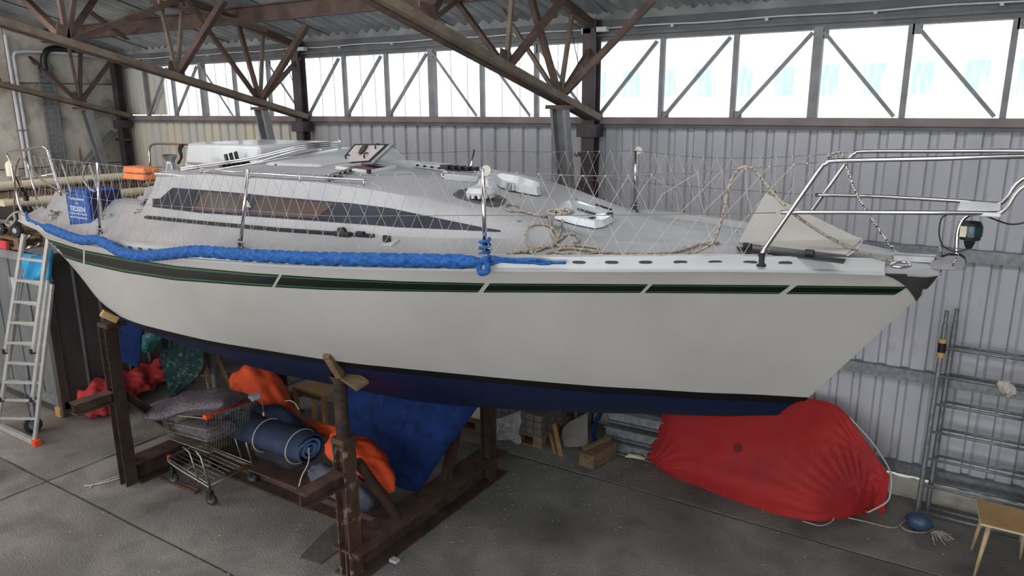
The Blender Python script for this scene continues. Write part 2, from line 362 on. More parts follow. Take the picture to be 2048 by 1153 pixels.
# ---------------------------------------------------------------- window bands, one per bay
def window(n, xa, xb, first=0):
    w = thing('window_%d' % n, None, None, ((xa+xb)/2, WALLY, 3.7), kind='structure')
    k = 6; st = (xb-xa)/k
    for i in range(k+1):
        x = xa+i*st; wdt = .085 if i == 3 else .05
        if 0 < i < k: part('mullion', MB().angle((x, WALLY-.05, 3.71), (x, WALLY-.05, 4.55), wdt, .01, up=(0, 1, 0)), GREYP, w)
    for i in range(first, k):
        x = xa+i*st
        a, b = ((x+.06, 3.73), (x+st-.05, 4.5)) if i < 3 else ((x+.05, 4.5), (x+st-.06, 3.73))
        part('diagonal_brace', MB().angle((a[0], WALLY-.09, a[1]), (b[0], WALLY-.09, b[1]), .034, .006, up=(0, 1, 0)), GREYP, w)
        part('gusset', MB().box(a[0]-.04, a[0]+.04, WALLY-.075, WALLY-.067, (3.71 if i < 3 else 4.44), (3.78 if i < 3 else 4.53)), GREYP, w)
        if not (n == 1 and i == 1): part('pane', MB().box(x+.01, x+st-.01, WALLY+.0, WALLY+.006, 3.70, 4.56), PANE, w)
        for s in (.33, .66):
            part('glazing_bar', MB().box(x+st*s-.002, x+st*s+.002, WALLY-.004, WALLY+.010, 3.70, 4.56), PIPEW, w) if n < 3 else None
    return w
window(1, X0, BX[0], 1); window(2, BX[0], BX[1]); window(3, BX[1], BX[2]); window(4, BX[2], 5.46)
# white building across the yard, with bluish windows
ob = thing('outside_building', 'white hall across the yard with a row of bluish windows, seen through the panes', 'building', (-4, 19, 0))
OBW = mat('white_render', 'eef1f2', 'f5f6f6', 2, .8); OBG = mat('blue_tinted_glazing', '8fb4cc', '9fc2d6', 2, .3)
part('facade', MB().box(-30, 12, 19, 24, -.3, 4.9), OBW, ob)
part('roof_edge', MB().box(-30.2, 12.2, 18.9, 24, 4.9, 5.05), OBW, ob)
w0 = part('window', MB().box(3.2, 3.65, 18.93, 19.02, 4.05, 4.72), OBG, ob)
for i in range(1, 14): inst(w0, w0.location-V((.98*i, 0, 0)))
gr = MB().box(-60, 40, WALLY+.35, 60, -.3, -.1); o = part('yard', gr, mat('pale_yard_paving', 'b0b0ae', 'c0c0be', 3, .9), None); o['kind'] = 'structure'; o.name = 'ground'
# ---------------------------------------------------------------- left end wall of concrete panels
wl = thing('wall_left', None, None, (X0, 4, 0), kind='structure')
zs = [0, 1.5, 2.9, 4.25, 6.4]; yy = [-6, -3, 0, 3, 6, WALLY+.1]
for i in range(4):
    for j in range(5):
        part('concrete_panel', MB().box(X0-.2, X0-random.uniform(0, .008), yy[j]+.006, yy[j+1]-.006, zs[i]+.006, zs[i+1]-.006), CONC, wl, bevel=.008)
part('panel_joint', MB().box(X0-.2, X0-.03, -6, WALLY, 0, 6.4), JOINT, wl)
part('rust_stain', MB().plate([(X0+.002, y, z) for y, z in ((6.90, 3.15), (6.93, 3.2), (6.95, 3.0), (6.94, 2.7), (6.92, 2.55), (6.89, 2.9))], (-.002, 0, 0)), mat('rust_stain', '8a7058', '967c62', 12, .9), wl)
wf = thing('wall_front', None, None, (-5, -7.8, 4.6), kind='structure'); part('light_cutting_panel', MB().box(X0-.2, X1+.2, -8.0, -7.8, 4.6, 8.9), CONC, wf)  # unseen wall over the open end, put in to cut the sky light
wr = thing('wall_right', None, None, (X1, 0, 0), kind='structure'); part('light_cutting_panel', MB().box(X1, X1+.2, -2.0, WALLY+.1, 0, 7.6), CONC, wr)  # unseen side wall, added to hold back daylight from the right
# ---------------------------------------------------------------- roof
ce = thing('ceiling', None, None, (-5, 4, 5), kind='structure')
RS = .254
def rz(y): return 4.80+RS*(WALLY-y)
prof = [(0, 0), (.045, .022), (.06, .045), (.12, .045), (.135, .022), (.18, 0)]
def roof_me(name, mt, ln):
    mb = MB(); pr = []
    for i in range(6): pr += [(i*.18+x, z) for x, z in prof[:-1]]
    pr.append((1.08, 0)); d = V((0, -ln, ln*RS))
    for t in (0, .008): mb.grid([[(x, 0, z+t) for x, z in pr], [(x, -ln, z+t+ln*RS) for x, z in pr]])
    mb.grid([[(x, 0, z) for x, z in pr], [(x, 0, z+.008) for x, z in pr]]); mb.grid([[(x, -ln, z+ln*RS) for x, z in pr], [(x, -ln, z+ln*RS+.008) for x, z in pr]])
    return mesh(name, mb, mt)
rm = roof_me('roof_sheet', ROOFM, 3.05); rs = roof_me('skylight_sheet', SKYL, 3.05)
for r in range(5):
    y = WALLY+.35-r*2.95; x = X0-.1; i = 0
    while x < X1:
        sky = (r == 1 and i in (0, 1)) or (r == 2 and i in (4, 9))
        o = bpy.data.objects.new('skylight_sheet' if sky else 'roof_sheet', rs if sky else rm); COL.objects.link(o); o.parent = ce
        o.location = V((x, y, rz(y)+(.012 if i % 2 else 0)+(.01 if r % 2 else 0)))-ce.location; x += 1.07; i += 1
# purlins
for n, y in enumerate((6.6, 5.1, 3.6, 2.1, .6)):
    solo('purlin', MB().ibeam((X0, y, rz(y)-.12), (X1, y, rz(y)-.12), .11, .2), RUST, ['brown steel purlin nearest the windows, running along under the roof', 'brown steel purlin second from the windows, high at the top of the picture', 'brown steel purlin third from the windows under the roof', 'brown steel purlin fourth from the windows under the roof', 'brown steel purlin farthest from the windows under the roof'][n], 'beam', 'purlins under the roof')
# ---------------------------------------------------------------- columns
def column(x, w, label, mt):
    t = thing('steel_column', label, 'column', (x, WALLY-.16, 0), 'columns along the window wall')
    part('shaft', MB().ibeam((x, WALLY-.17, 0), (x, WALLY-.17, 4.75), w, .14, .012, .01, up=(0, 1, 0)), mt, t)
    part('downpipe', MB().tube([(x-.13, WALLY-.1, 0), (x-.13, WALLY-.1, 4.4)], .018, 8), mt, t, True)
    part('clamp', MB().box(x-.16, x+w/2+.02, WALLY-.25, WALLY-.09, 3.28, 3.32), mt, t)
    part('cap_plate', MB().box(x-.12, x+.12, WALLY-.28, WALLY-.08, 3.5, 3.64), mt, t)
    part('brace', MB().beam((x-.02, WALLY-.2, 3.1), (x-.35, WALLY-.12, 2.5), .05, .05), mt, t)
column(BX[1], .16, 'dark purple-brown steel column between the two right window bands, behind the bow net', PURP)
column(BX[0], .14, 'dark brown steel column at the left window band, behind the white sliding hatch', PURP)
column(X0+.16, .14, 'dark steel column in the far left corner where concrete and sheet walls meet', PURP)
column(BX[2], .16, 'dark steel column at the right edge of the picture', PURP)
# ---------------------------------------------------------------- trusses
def chz(y): return 3.66+RS*(7.86-y)
def truss(X, label, ys_nodes, ups, mt, mt2):
    t = thing('roof_truss', label, 'truss', (X, 6, 3.8), 'steel roof trusses')
    ye = 2.2
    part('bottom_chord', MB().angle((X, 7.66, chz(7.66)), (X, ye, chz(ye)), .085, .01), mt, t)
    part('bottom_chord', MB().angle((X+.09, 7.66, chz(7.66)), (X+.09, ye, chz(ye)), .07, .01), mt2, t)
    part('top_chord', MB().angle((X, 7.66, rz(7.66)-.16), (X, ye, rz(ye)-.16), .09, .01), mt, t)
    for (sx, sy), (nx, ny, Yn), (tx, ty), w, pl in [((0, 0), a, b, w, pl) for a, b, w, pl in ups]:
        p0 = V((X, Yn, chz(Yn)+.02))
        d = ray(tx, ty)
        if pl == 'X':   # member in the truss plane
            s = X/d.x; p1 = V((d.x*s, d.y*s, d.z*s+H))
            dr = (p1-p0); zt = None
            # prolong to the top chord
            for k in range(400):
                q = p0+dr.normalized()*(k*.01)
                if q.z > rz(q.y)-.2: break
            p1 = q
        else:           # brace that runs out to the purlins: pixel ray meets the roof underside
            s = (rz(0)-.22-H)/(d.z+RS*d.y); p1 = V((d.x*s, d.y*s, d.z*s+H))
            if s < 0 or (p1-p0).length > 4: continue
        part('web_member', MB().angle(p0, p1, w, .009, up=(0, 1, 0)), mt if w > .045 else mt2, t)
    for Yn in ys_nodes:
        part('gusset_plate', MB().plate([(X-.006, Yn+.12, chz(Yn+.12)+.02), (X-.006, Yn-.12, chz(Yn-.12)+.02), (X-.006, Yn-.09, chz(Yn)+.2), (X-.006, Yn+.08, chz(Yn)+.17)], (.012, 0, 0)), mt, t)
        part('seat_bracket', MB().box(X-.13, X+.13, Yn-.07, Yn+.09, chz(Yn)-.085, chz(Yn)-.045), mt, t) if Yn > 6.4 else None
    # raking leg down to the wall foot
    part('raking_leg', MB().ext([(-.05, -.09), (.05, -.09), (.05, -.06), (-.035, -.06), (-.035, .06), (.05, .06), (.05, .09), (-.05, .09)], (X, 6.93, chz(6.93)-.08), (X, 7.62, .05), up=(1, 0, 0)), GREYP, t)
    return t
truss(BX[1], 'brown steel roof truss nearest the camera, its fan of struts meeting over the cabin', (6.93, 5.92, 4.8), [
    ((1110, 191, 6.93), (1004, 20), .04, 'R'), ((1122, 191, 6.93), (1063, 0), .055, 'X'), ((1128, 185, 6.93), (1147, 10), .04, 'X'),
    ((1132, 188, 6.93), (1200, 68), .05, 'X'), ((1128, 200, 6.93), (1306, 0), .06, 'R'),
    ((1009, 126, 5.92), (1024, 0), .04, 'X'), ((1015, 133, 5.92), (1125, 0), .06, 'R'), ((992, 123, 5.92), (917, 7), .05, 'R'),
    ((860, 42, 4.8), (820, 0), .04, 'X'), ((860, 42, 4.8), (882, 0), .06, 'R'), ((865, 42, 4.8), (920, 0), .05, 'R')], RUST, RUSTL)
truss(BX[0], 'brown steel roof truss in the middle distance above the cockpit', (6.93, 5.72, 4.47), [
    ((499, 191, 6.93), (372, 0), .05, 'R'), ((504, 191, 6.93), (478, 55), .05, 'X'), ((513, 188, 6.93), (526, 58), .04, 'X'), ((516, 198, 6.93), (615, 48), .07, 'R'), ((523, 195, 6.93), (608, 106), .05, 'X'),
    ((342, 143, 5.72), (323, 17), .04, 'X'), ((347, 143, 5.72), (366, 0), .04, 'X'), ((352, 150, 5.72), (448, 0), .07, 'R'),
    ((130, 89, 4.47), (120, 0), .05, 'X'), ((137, 86, 4.47), (147, 0), .05, 'X'), ((140, 89, 4.47), (191, 0), .08, 'R'), ((147, 96, 4.47), (355, 0), .06, 'R'), ((113, 68, 4.47), (51, 0), .08, 'R')], RUST, RUSTL)
truss(X0+.35, 'brown steel roof truss against the concrete end wall', (6.85, 5.6), [
    ((123, 198, 6.85), (3, 65), .05, 'R'), ((132, 202, 6.85), (140, 106), .04, 'X'), ((133, 202, 6.85), (161, 109), .05, 'X'), ((140, 198, 6.85), (219, 126), .06, 'X')], RUST, RUSTL)
truss(BX[2], 'brown steel roof truss beyond the right edge of the picture', (6.93,), [], RUST, RUSTL)
# secondary raking braces seen under the roof left of the middle
for a, b, lab in (((300, 0), (535, 58), 'brown raking brace under the roof above the left window band'), ((180, 20), (255, 75), 'brown raking brace under the roof near the concrete end wall')):
    def up(q):
        d = ray(*q); s = (rz(0)-.3-H)/(d.z+RS*d.y); return V((d.x*s, d.y*s, d.z*s+H))
    solo('roof_brace', MB().angle(up(a), up(b), .07, .01), RUST, lab, 'brace')
solo('wall_brace', MB().angle((X0+.1, 5.8, 2.0), (X0+.1, 7.5, 3.45), .07, .01), GREYP, 'grey steel diagonal across the concrete wall below the truss', 'brace')
# ---------------------------------------------------------------- conduit and boxes along the lintel
cd = thing('conduit', 'thin white conduit clipped along the beam over the windows', 'conduit', (-5, WALLY-.14, 4.66))
pp = []
for i in range(60):
    x = X0+.2+(X1-X0-.3)*i/59; pp.append((x, WALLY-.15, 4.655+.006*math.sin(i*1.3)))
part('pipe', MB().tube(pp, .009, 6), PIPEW, cd, True)
for i in range(17): part('clip', MB().box(X0+.8+i*.95, X0+.83+i*.95, WALLY-.165, WALLY-.13, 4.625, 4.65), PIPEW, cd)
for n, x in enumerate((BX[1], BX[0])):
    jb = thing('junction_box', ['white junction boxes on the beam above the right hand column', 'white junction box on the beam above the left column'][n], 'junction box', (x, WALLY-.2, 4.63))
    part('box', MB().box(x-.1, x+.02, WALLY-.24, WALLY-.165, 4.6, 4.66), PIPEW, jb, bevel=.005)
    part('box', MB().box(x+.06, x+.2, WALLY-.24, WALLY-.165, 4.615, 4.665), PIPEW, jb, bevel=.005)
    part('cable', MB().tube(cr([(x-.1, WALLY-.2, 4.64), (x-.25, WALLY-.18, 4.7), (x-.15, WALLY-.2, 4.3), (x-.12, WALLY-.12, 4.1)]), .005, 5), BLACK, jb, True)
# pipes and perforated cable tray on the end wall
XL = X0+.03
for n, (x, top) in enumerate(((8, 70), (22, 95))):
    a = P(x, top, X=XL); b = P(x+34, 400, X=XL)
    pts = [(XL+.03, a.y, .1), (XL+.03, a.y, a.z)] if n == 0 else cr([(XL+.03, a.y, .1), (XL+.03, a.y, 4.2), (XL+.03, a.y, 4.62), (XL+.03, a.y+.1, 4.72), (XL+.03, a.y+.6, 4.74), (XL+.03, 7.6, 4.70)], 5)
    t = thing('wall_pipe', ['straight pale blue-grey pipe up the concrete wall at the left edge', 'pale pipe beside it that bends over along the top of the concrete wall'][n], 'pipe', (XL, a.y, 0))
    part('pipe', MB().tube(pts, .028, 10), PIPEW, t, 50)
    for z in (1.2, 2.4, 3.5): part('clamp', MB().box(XL-.02, XL+.065, a.y-.04, a.y+.04, z, z+.02), GALV2, t)
tr = thing('cable_tray', 'perforated grey metal cable tray standing up the concrete wall', 'cable tray', (XL, 6.3, 0))
a = P(72, 128, X=XL); yl, yr = a.y, P(101, 128, X=XL).y
lad = MB(); rows = 62
for i in range(rows):
    z = .1+i*(a.z-.1)/rows; h = (a.z-.1)/rows
    lad.box(XL, XL+.006, yl, yr, z, z+h*.45)
for y in (yl, (yl+yr)/2-.008, yr-.016, yl+.05, yr-.065): lad.box(XL, XL+.007, y, y+.016, .1, a.z)
part('perforated_back', lad, GALV2, tr)
for y in (yl, yr): part('side_flange', MB().box(XL, XL+.05, y-.004, y, .1, a.z), GALV2, tr)
part('cable_bundle', MB().tube(cr([(XL+.03, (yl+yr)/2, a.z-.1), (XL+.04, (yl+yr)/2, a.z+.1), (XL+.05, (yl+yr)/2+.12, a.z+.24), (XL+.05, (yl+yr)/2+.5, a.z+.26)]), .05, 8), BLACK, tr, True)
# ================================================================ the sailing yacht
YC = 4.9
def spl(xs, ys):
    xs = np.array(xs, float); ys = np.array(ys, float); n = len(xs); h = np.diff(xs); dl = np.diff(ys)/h; d = np.zeros(n)
    for i in range(1, n-1):
        if dl[i-1]*dl[i] > 0:
            w1, w2 = 2*h[i]+h[i-1], h[i]+2*h[i-1]; d[i] = (w1+w2)/(w1/dl[i-1]+w2/dl[i])
    d[0], d[-1] = dl[0], dl[-1]
    def f(x):
        x = min(max(x, xs[0]), xs[-1]); i = min(max(int(np.searchsorted(xs, x))-1, 0), n-2); t = (x-xs[i])/h[i]
        return float((1+2*t)*(1-t)**2*ys[i]+t*(1-t)**2*h[i]*d[i]+t*t*(3-2*t)*ys[i+1]+t*t*(t-1)*h[i]*d[i+1])
    return f
bS = spl([-9.25, -8.6, -8, -7, -6, -5, -4.2, -3.4, -2.6, -1.9, -1.14, -.6, -.3, -.16], [.86, .98, 1.1, 1.28, 1.41, 1.49, 1.5, 1.42, 1.22, .95, .54, .25, .09, .02])
def side_pt(px, py, off=0.0):
    """point above the sheer line under a pixel (off = outboard distance)"""
    Y = YC-1.2
    for _ in range(25):
        q = P(px, py, Y=Y); Y = .5*Y+.5*(YC-bS(q.x)-off)
    return P(px, py, Y=Y)
_sp = [side_pt(*p) for p in [(30, 434), (75, 462), (130, 480), (200, 494), (280, 506), (350, 514), (480, 523), (600, 529), (700, 532), (850, 537), (970, 541), (1200, 543), (1500, 543), (1760, 545), (1862, 546)]]
_sp.sort(key=lambda q: q.x)
zS = spl([q.x for q in _sp], [q.z for q in _sp])
zfit = np.polyfit([q.x for q in _sp], [q.z for q in _sp], 3)
zSm = lambda x: float(np.polyval(zfit, max(min(x, -.16), -9.25)))
print('sheer', [(round(q.x, 2), round(q.z, 3), round(zSm(q.x), 3)) for q in _sp])
bM = spl([-8.9, -8.3, -7.7, -6.9, -6.15, -5.41, -4.61, -3.91, -3.51, -3.13, -2.59, -2.08, -1.77, -1.46, -1.17, -.84], [.5, .78, 1.02, 1.24, 1.33, 1.31, 1.2, 1.08, .97, .86, .70, .53, .40, .28, .14, .004])
zM = spl([-8.9, -8.3, -7.7, -6.9, -6.2, -.84], [2.38, 2.24, 2.12, 2.0, 1.94, 1.94])
zC = spl([-8.8, -8, -7, -6, -5, -4, -3, -2, -1.4, -1.0], [2.28, 2.04, 1.68, 1.42, 1.27, 1.27, 1.40, 1.59, 1.70, 1.80])
ph = spl([-9, -7.5, -6, -4, -3, -2, -.8], [50, 48, 40, 38, 33, 23, 8])
bt = thing('sailing_yacht', 'white sailing yacht with green-edged dark stripe and blue antifouling propped on the rusty cradle', 'sailboat', (-4.45, YC, .27))
NS = 56; stn = []
for i in range(NS+1):
    u = i/NS; u = 1-(1-u)**1.15
    xs_ = -9.25+(9.25-.16)*u; xm = -8.9+(8.9-.84)*u; xc = -8.8+(8.8-1.0)*u
    b, zs = bS(xs_), zSm(xs_); bm, zm = bM(xm), zM(xm); zc = zC(xc); f = math.radians(ph(xm))
    d = .5*(zs-zm); e = .72*(zm-zc)/math.cos(f)
    e = min(e, bm*.8/max(math.sin(f), .05))
    S = (xs_, b, zs); Mp = (xm, bm, zm); C = (xc, 0, zc)
    U1 = (xm+(xs_-xm)*.5, bm+d*math.tan(f)*1.0, zm+d); U1 = (U1[0], min(U1[1], max(b*1.01, bm)) if b > .05 else (b+bm)/2, U1[2])
    D1 = (xm+(xc-xm)*.5, max(bm-e*math.sin(f), 0), zm-e*math.cos(f))
    row = []
    for a, c, g, k in ((S, U1, Mp, 14), (Mp, D1, C, 10)):
        for j in range(k+1):
            if k == 10 and j == 0: continue
            t = j/k; row.append(tuple((1-t)**2*a[q]+2*t*(1-t)*c[q]+t*t*g[q] for q in range(3)))
    stn.append(row)
mb = MB()
near = [[(x, YC-b, z) for x, b, z in r] for r in stn]; far = [[(x, YC+b, z) for x, b, z in r] for r in stn]
mb.grid(near); mb.grid(far)
tr_ = near[0]+far[0][::-1]; mb.add(tr_, [tuple(range(len(tr_)))])
hull = part('hull', mb, HULLM, bt, 60)
hb = MB(); hb.grid(near); HB = BVHTree.FromPolygons([V(p) for p in hb.v], hb.f)
# ---- deck moulding
XD = [-9.24, -8.95, -8.85, -8.35, -7.6, -6.72, -6.64, -6.47, -5.9, -5.3, -4.5, -4.1, -3.7, -3.4, -3.1, -2.85, -2.6, -2.3, -2.0, -1.75, -1.5, -1.2, -.9, -.55, -.3, -.17]
CB = spl([-9.24, -8.4, -7.5, -6.5, -5.5, -4.5, -3.7, -3.1, -2.6, -2, -1.5, -1, -.17], [.6, .86, .95, 1.0, 1.1, 1.13, 1.08, .95, .78, .55, .33, .2, .005])
ZB = spl([-9.24, -8.4, -7.0, -6.5, -5.5, -4.5, -3.7, -3.1, -2.6, -2, -1.5, -1, -.17], [2.745, 2.745, 2.8, 2.87, 2.91, 2.94, 2.96, 2.975, 2.985, 2.975, 2.97, 2.975, 2.97])
CT = spl([-9.24, -8.4, -6.7, -6.47, -5.5, -4.5, -3.7, -3.1, -2.6, -2, -1.5, -1, -.17], [.5, .7, .78, .85, .9, .9, .85, .78, .64, .42, .25, .12, .003])
ZT = spl([-6.47, -5.5, -4.5, -3.7, -3.1, -2.6, -2, -1.5, -1, -.17], [3.26, 3.3, 3.3, 3.26, 3.18, 3.08, 2.985, 2.975, 2.98, 2.975])
ZCC = spl([-6.47, -5.5, -4.5, -3.7, -3.3, -2.8, -2.2, -1.95, -1.5, -1, -.17], [3.33, 3.37, 3.38, 3.31, 3.25, 3.16, 3.04, 3.01, 2.985, 2.985, 2.98])
def drow(x, kind):
    b = max(bS(x), .012); zs = zSm(x)+.03; cb = min(CB(x), b*.9); zb = max(ZB(x), zs); ct = min(CT(x), cb*.96)
    if kind == 'c':
        zt = ZT(x); zc = ZCC(x)
        return [(b, zs-.03), (b-.002, zs), (cb+(b-cb)*.5, zs+(zb-zs)*.55), (cb, zb), (ct+(cb-ct)*.45, zb+(zt-zb)*.62), (ct+.01, zt-.012), (ct-.05*ct, zt+.004), (ct*.7, zt+(zc-zt)*.5), (ct*.4, zt+(zc-zt)*.86), (ct*.15, zc), (0, zc)]
    zt = {'s': zs+.02, 'k': 2.95}[kind]; w = zt if kind == 's' else 2.45
    return [(b, zs-.03), (b-.002, zs), (cb+(b-cb)*.5, zs+(zb-zs)*.4), (cb, zb), (ct+(cb-ct)*.4, zb+(zt-zb)*.6), (ct+.01, zt-.01), (ct-.03, zt), (ct-.14, zt), (ct-.17, w), (ct*.3, w), (0, w)]
rows = []
for x in XD:
    kind = 's' if x < -8.9 else ('k' if x < -6.6 else 'c')
    rows.append([(x, b, z) for b, z in drow(x, kind)])
# insert more stations on the cabin for a smooth run
fine = []
for i in range(len(rows)-1):
    fine.append(rows[i]); n = int((XD[i+1]-XD[i])/.12)
    if XD[i] >= -6.5:
        for j in range(1, n): x = XD[i]+(XD[i+1]-XD[i])*j/n; fine.append([(x, b, z) for b, z in drow(x, 'c')])
fine.append(rows[-1])
mb = MB(); nr = [[(x, YC-b, z) for x, b, z in r] for r in fine]; fr = [[(x, YC+b, z) for x, b, z in r] for r in fine]
mb.grid(nr); mb.grid(fr)
deck = part('deck_and_cabin', mb, DECKW, bt, 28)
DB = BVHTree.FromPolygons([V(p) for p in mb.v], mb.f)
def on(px, py, off=.004):
    l, n = hit(DB, px, py)
    if l is None: return None
    if n.z < 0: n = -n
    return l+n*off
def onh(px, py, off=.002):
    l, n = hit(HB, px, py)
    if l is None: return None
    if n.y > 0: n = -n
    return l+n*off
def ipx(poly, x):
    for (a, b), (c, d) in zip(poly, poly[1:]):
        if a <= x <= c: return b+(d-b)*(x-a)/(c-a) if c > a else b
    return poly[0][1] if x < poly[0][0] else poly[-1][1]
def strip(name, fn, top, bot, x0, x1, mats, parent, off=.003, th=.003, n=40, sl0=0, sl1=0, bands=((0, 1, 0),), nv=3, label=None):
    """a thin film or pane laid on the hull or the cabin side; sl = slant in pixels of its two ends"""
    mb = MB()
    for v0, v1, mi in bands:
        f, g = [], []
        for i in range(n+1):
            a, b = [], []
            for j in range(nv+1):
                v = v0+(v1-v0)*j/nv; t = i/n
                x = x0+(x1-x0)*t+(sl0*(1-t)+sl1*t)*(.5-v)
                y = ipx(top, x)*(1-v)+ipx(bot, x)*v; q = fn(x, y, off); r_ = fn(x, y, off-th)
                if q is None: q = a[-1] if a else (f[-1][j] if f else None)
                if q is None: break
                if r_ is None: r_ = q
                a.append(q); b.append(r_)
            if len(a) == nv+1: f.append(a); g.append(b)
        if len(f) < 2: continue
        mb.grid(f, mi); mb.grid(g, mi)
        mb.grid([[r[0] for r in f], [r[0] for r in g]], mi); mb.grid([[r[-1] for r in f], [r[-1] for r in g]], mi); mb.grid([f[0], g[0]], mi); mb.grid([f[-1], g[-1]], mi)
    return part(name, mb, mats, parent, False, 0, label)
ST = [(40, 455), (80, 474), (165, 500), (250, 516), (350, 532), (500, 546), (650, 556), (800, 563), (970, 567), (1290, 569), (1570, 571), (1820, 574)]
SB = [(40, 468), (80, 499), (165, 527), (250, 546), (350, 561), (500, 572), (650, 580), (800, 583), (960, 585), (1290, 586), (1570, 588), (1800, 590)]
bands = ((0, .1, 0), (.1, .2, 1), (.2, .8, 0), (.8, .9, 1), (.9, 1, 0))
for a, b, s0, s1, n in ((56, 166, 0, 0, 16), (170, 551, 0, 14, 50), (557, 963, 14, 14, 50), (973, 1288, 14, 16, 36), (1297, 1569, 16, 22, 34), (1583, 1802, 22, 26, 30)):
    strip('hull_stripe', onh, ST, SB, a, b, [STRIPE, GREEN], bt, .0025, .002, n, s0, s1, bands, 2)
# ---- rail along the sheer
def rail(sg):
    mb = MB(); rr = []
    for i in range(121):
        x = -9.22+(9.22-.45)*i/120; b = bS(x); z = zSm(x); d = (bS(x+.01)-bS(x-.01))/.02; nx, ny = d, 1; l = math.hypot(nx, ny); nx, ny = -nx/l, ny/l
        pts = [(.022, -.012), (.024, .004), (.008, .010), (.006, .078), (-.018, .080), (-.020, .0)]
        rr.append([(x+nx*o*1, YC-sg*(b+ny*o), z+h) for o, h in pts])
    mb.grid(rr, cu=True); mb.add(rr[0], [tuple(range(6))]); mb.add(rr[-1], [tuple(range(6))]); return mb
rl = part('toe_rail', rail(1), WHITE, bt, 40); rl2 = part('toe_rail', rail(-1), WHITE, bt, 40)
sm = MB()
sm.plate([(math.cos(a)*.030+(.012 if math.cos(a) > 0 else -.012), -.0015, math.sin(a)*.010) for a in [2*math.pi*k/14 for k in range(14)]], (0, .02, 0))
sme = mesh('rail_slot', sm, mat('shaded_slot', '3a3836', '4a4844', 9, .9))
for i in range(44):
    x = -8.6+i*.178
    if x > -.6: break
    b = bS(x); d = (bS(x+.02)-bS(x-.02))/.04
    o = bpy.data.objects.new('rail_slot', sme); COL.objects.link(o); o.parent = rl
    o.location = V((x, YC-b-.0065, zSm(x)+.044))-rl.location-bt.location; o.rotation_euler = (0, 0, -math.atan(d))
# ---- keel and rudder
def foil(rows_, mat_, name, th=.12, lab=None):
    mb = MB(); rr = []
    for (xa, xb, z, t) in rows_:
        r = []
        for k in range(24):
            q = 2*math.pi*k/24; c = .5-.5*math.cos(q); x = xb+(xa-xb)*c; y = t*1.4*(math.sqrt(c)-c)*(1 if q < math.pi else -1)*1.6
            r.append((x, YC+y, z))
        rr.append(r)
    mb.grid(rr, cu=True); mb.add(rr[0], [tuple(range(24))]); mb.add(rr[-1], [tuple(range(24))]); return part(name, mb, mat_, bt, 50, 0, lab)
foil([(-5.35, -3.35, 1.50, .17), (-5.25, -3.5, 1.3, .13), (-5.1, -3.82, .85, .12), (-4.98, -4.2, .29, .11)], BLUEP, 'keel')
foil([(-8.95, -8.42, 1.85, .05), (-9.04, -8.52, 1.24, .05), (-9.12, -8.72, .68, .04)], BLUEP, 'rudder')
# ---- cabin window band
WT = [(281, 408), (292, 397), (321, 398), (345, 376), (400, 380), (495, 388), (550, 394), (640, 402), (699, 407), (780, 417), (832, 428), (880, 438), (962, 455), (1003, 462)]
WBt = [(281, 411), (400, 426), (644, 443), (740, 450), (800, 455), (900, 459), (1003, 464)]
wbnd = strip('window_band', on, WT, WBt, 282, 1001, [WSTRIP], bt, .004, .004, 90, nv=4)
for x0_, x1_ in ((399, 490), (512, 652)):
    t2 = [(x, y+3.5) for x, y in WT]; b2 = [(x, y-4) for x, y in WBt]
    strip('cabin_window', on, t2, b2, x0_, x1_, [ACRY], bt, .0075, .004, 20, 22, 40 if x0_ > 500 else 14, nv=3)
CUR = mat('beige_curtain', 'b8b09c', 'a39b88', 9, .8)
strip('curtain', on, [(480, 396), (515, 399)], [(480, 414), (515, 417)], 491, 499, [CUR], bt, .0095, .002, 5, 4, -10)
# front window in the cabin slope
def poly_on(name, pts, mt, par, off, th, label=None, sm=False):
    q = [on(x, y, off) for x, y in pts]; q = [p for p in q if p is not None]; c = sum(q, V())/len(q)
    nn = V((0, 0, 0))
    for i in range(len(q)): nn += (q[i]-c).cross(q[(i+1) % len(q)]-c)
    nn.normalize(); nn = nn if nn.z > 0 else -nn
    mb = MB(); k = len(q); lo = [p-nn*th for p in q]
    mb.add(q+[c+nn*.004], [(i, (i+1) % k, k) for i in range(k)]); mb.add(lo, [tuple(range(k))]); mb.grid([q, lo], cu=True)
    return part(name, mb, mt, par, False, 0, label)
FW = mat('grey_tinted_glass', '4a4b4d', '5c5d5f', 4, .15)
fw = poly_on('foredeck_window', [(906, 391), (918, 383), (940, 379), (965, 383), (1000, 394), (1012, 402), (1008, 409), (996, 415), (980, 415), (945, 406), (915, 397)], FW, bt, .012, .012)
for q in ((912, 392), (940, 383), (1002, 399), (1004, 407), (985, 412)):
    c = on(*q, .017)
    if c: part('bolt', MB().lathe([(.004, 0), (.004, .002)], c-V((0, 0, .0)), n=8), CHROME, fw)
# ---- genoa tracks
def track(name, pts, w, h, mt, par=bt, off=.0, label=None):
    q = []
    for (a, b), (c, d) in zip(pts, pts[1:]):
        for k in range(6): s = k/6; r = on(a+(c-a)*s, b+(d-b)*s, h/2+off); q.append(r) if r else None
    r = on(*pts[-1], h/2+off); q.append(r) if r else None
    mb = MB(); rr = []
    for i, p in enumerate(q):
        t = (q[min(i+1, len(q)-1)]-q[max(i-1, 0)]).normalized(); n = V((0, -.25, 1)).normalized(); s = t.cross(n).normalized(); n = s.cross(t)
        rr.append([p+s*w/2-n*h/2, p+s*w/2+n*h/2, p-s*w/2+n*h/2, p-s*w/2-n*h/2])
    mb.grid(rr, cu=True); mb.add(rr[0], [(0, 1, 2, 3)]); mb.add(rr[-1], [(0, 1, 2, 3)]); return part(name, mb, mt, par, False, 0, label)
gt = track('genoa_track', [(293, 436), (420, 449), (560, 462), (700, 472), (748, 475)], .028, .02, BLACK, label='black track along the side deck')
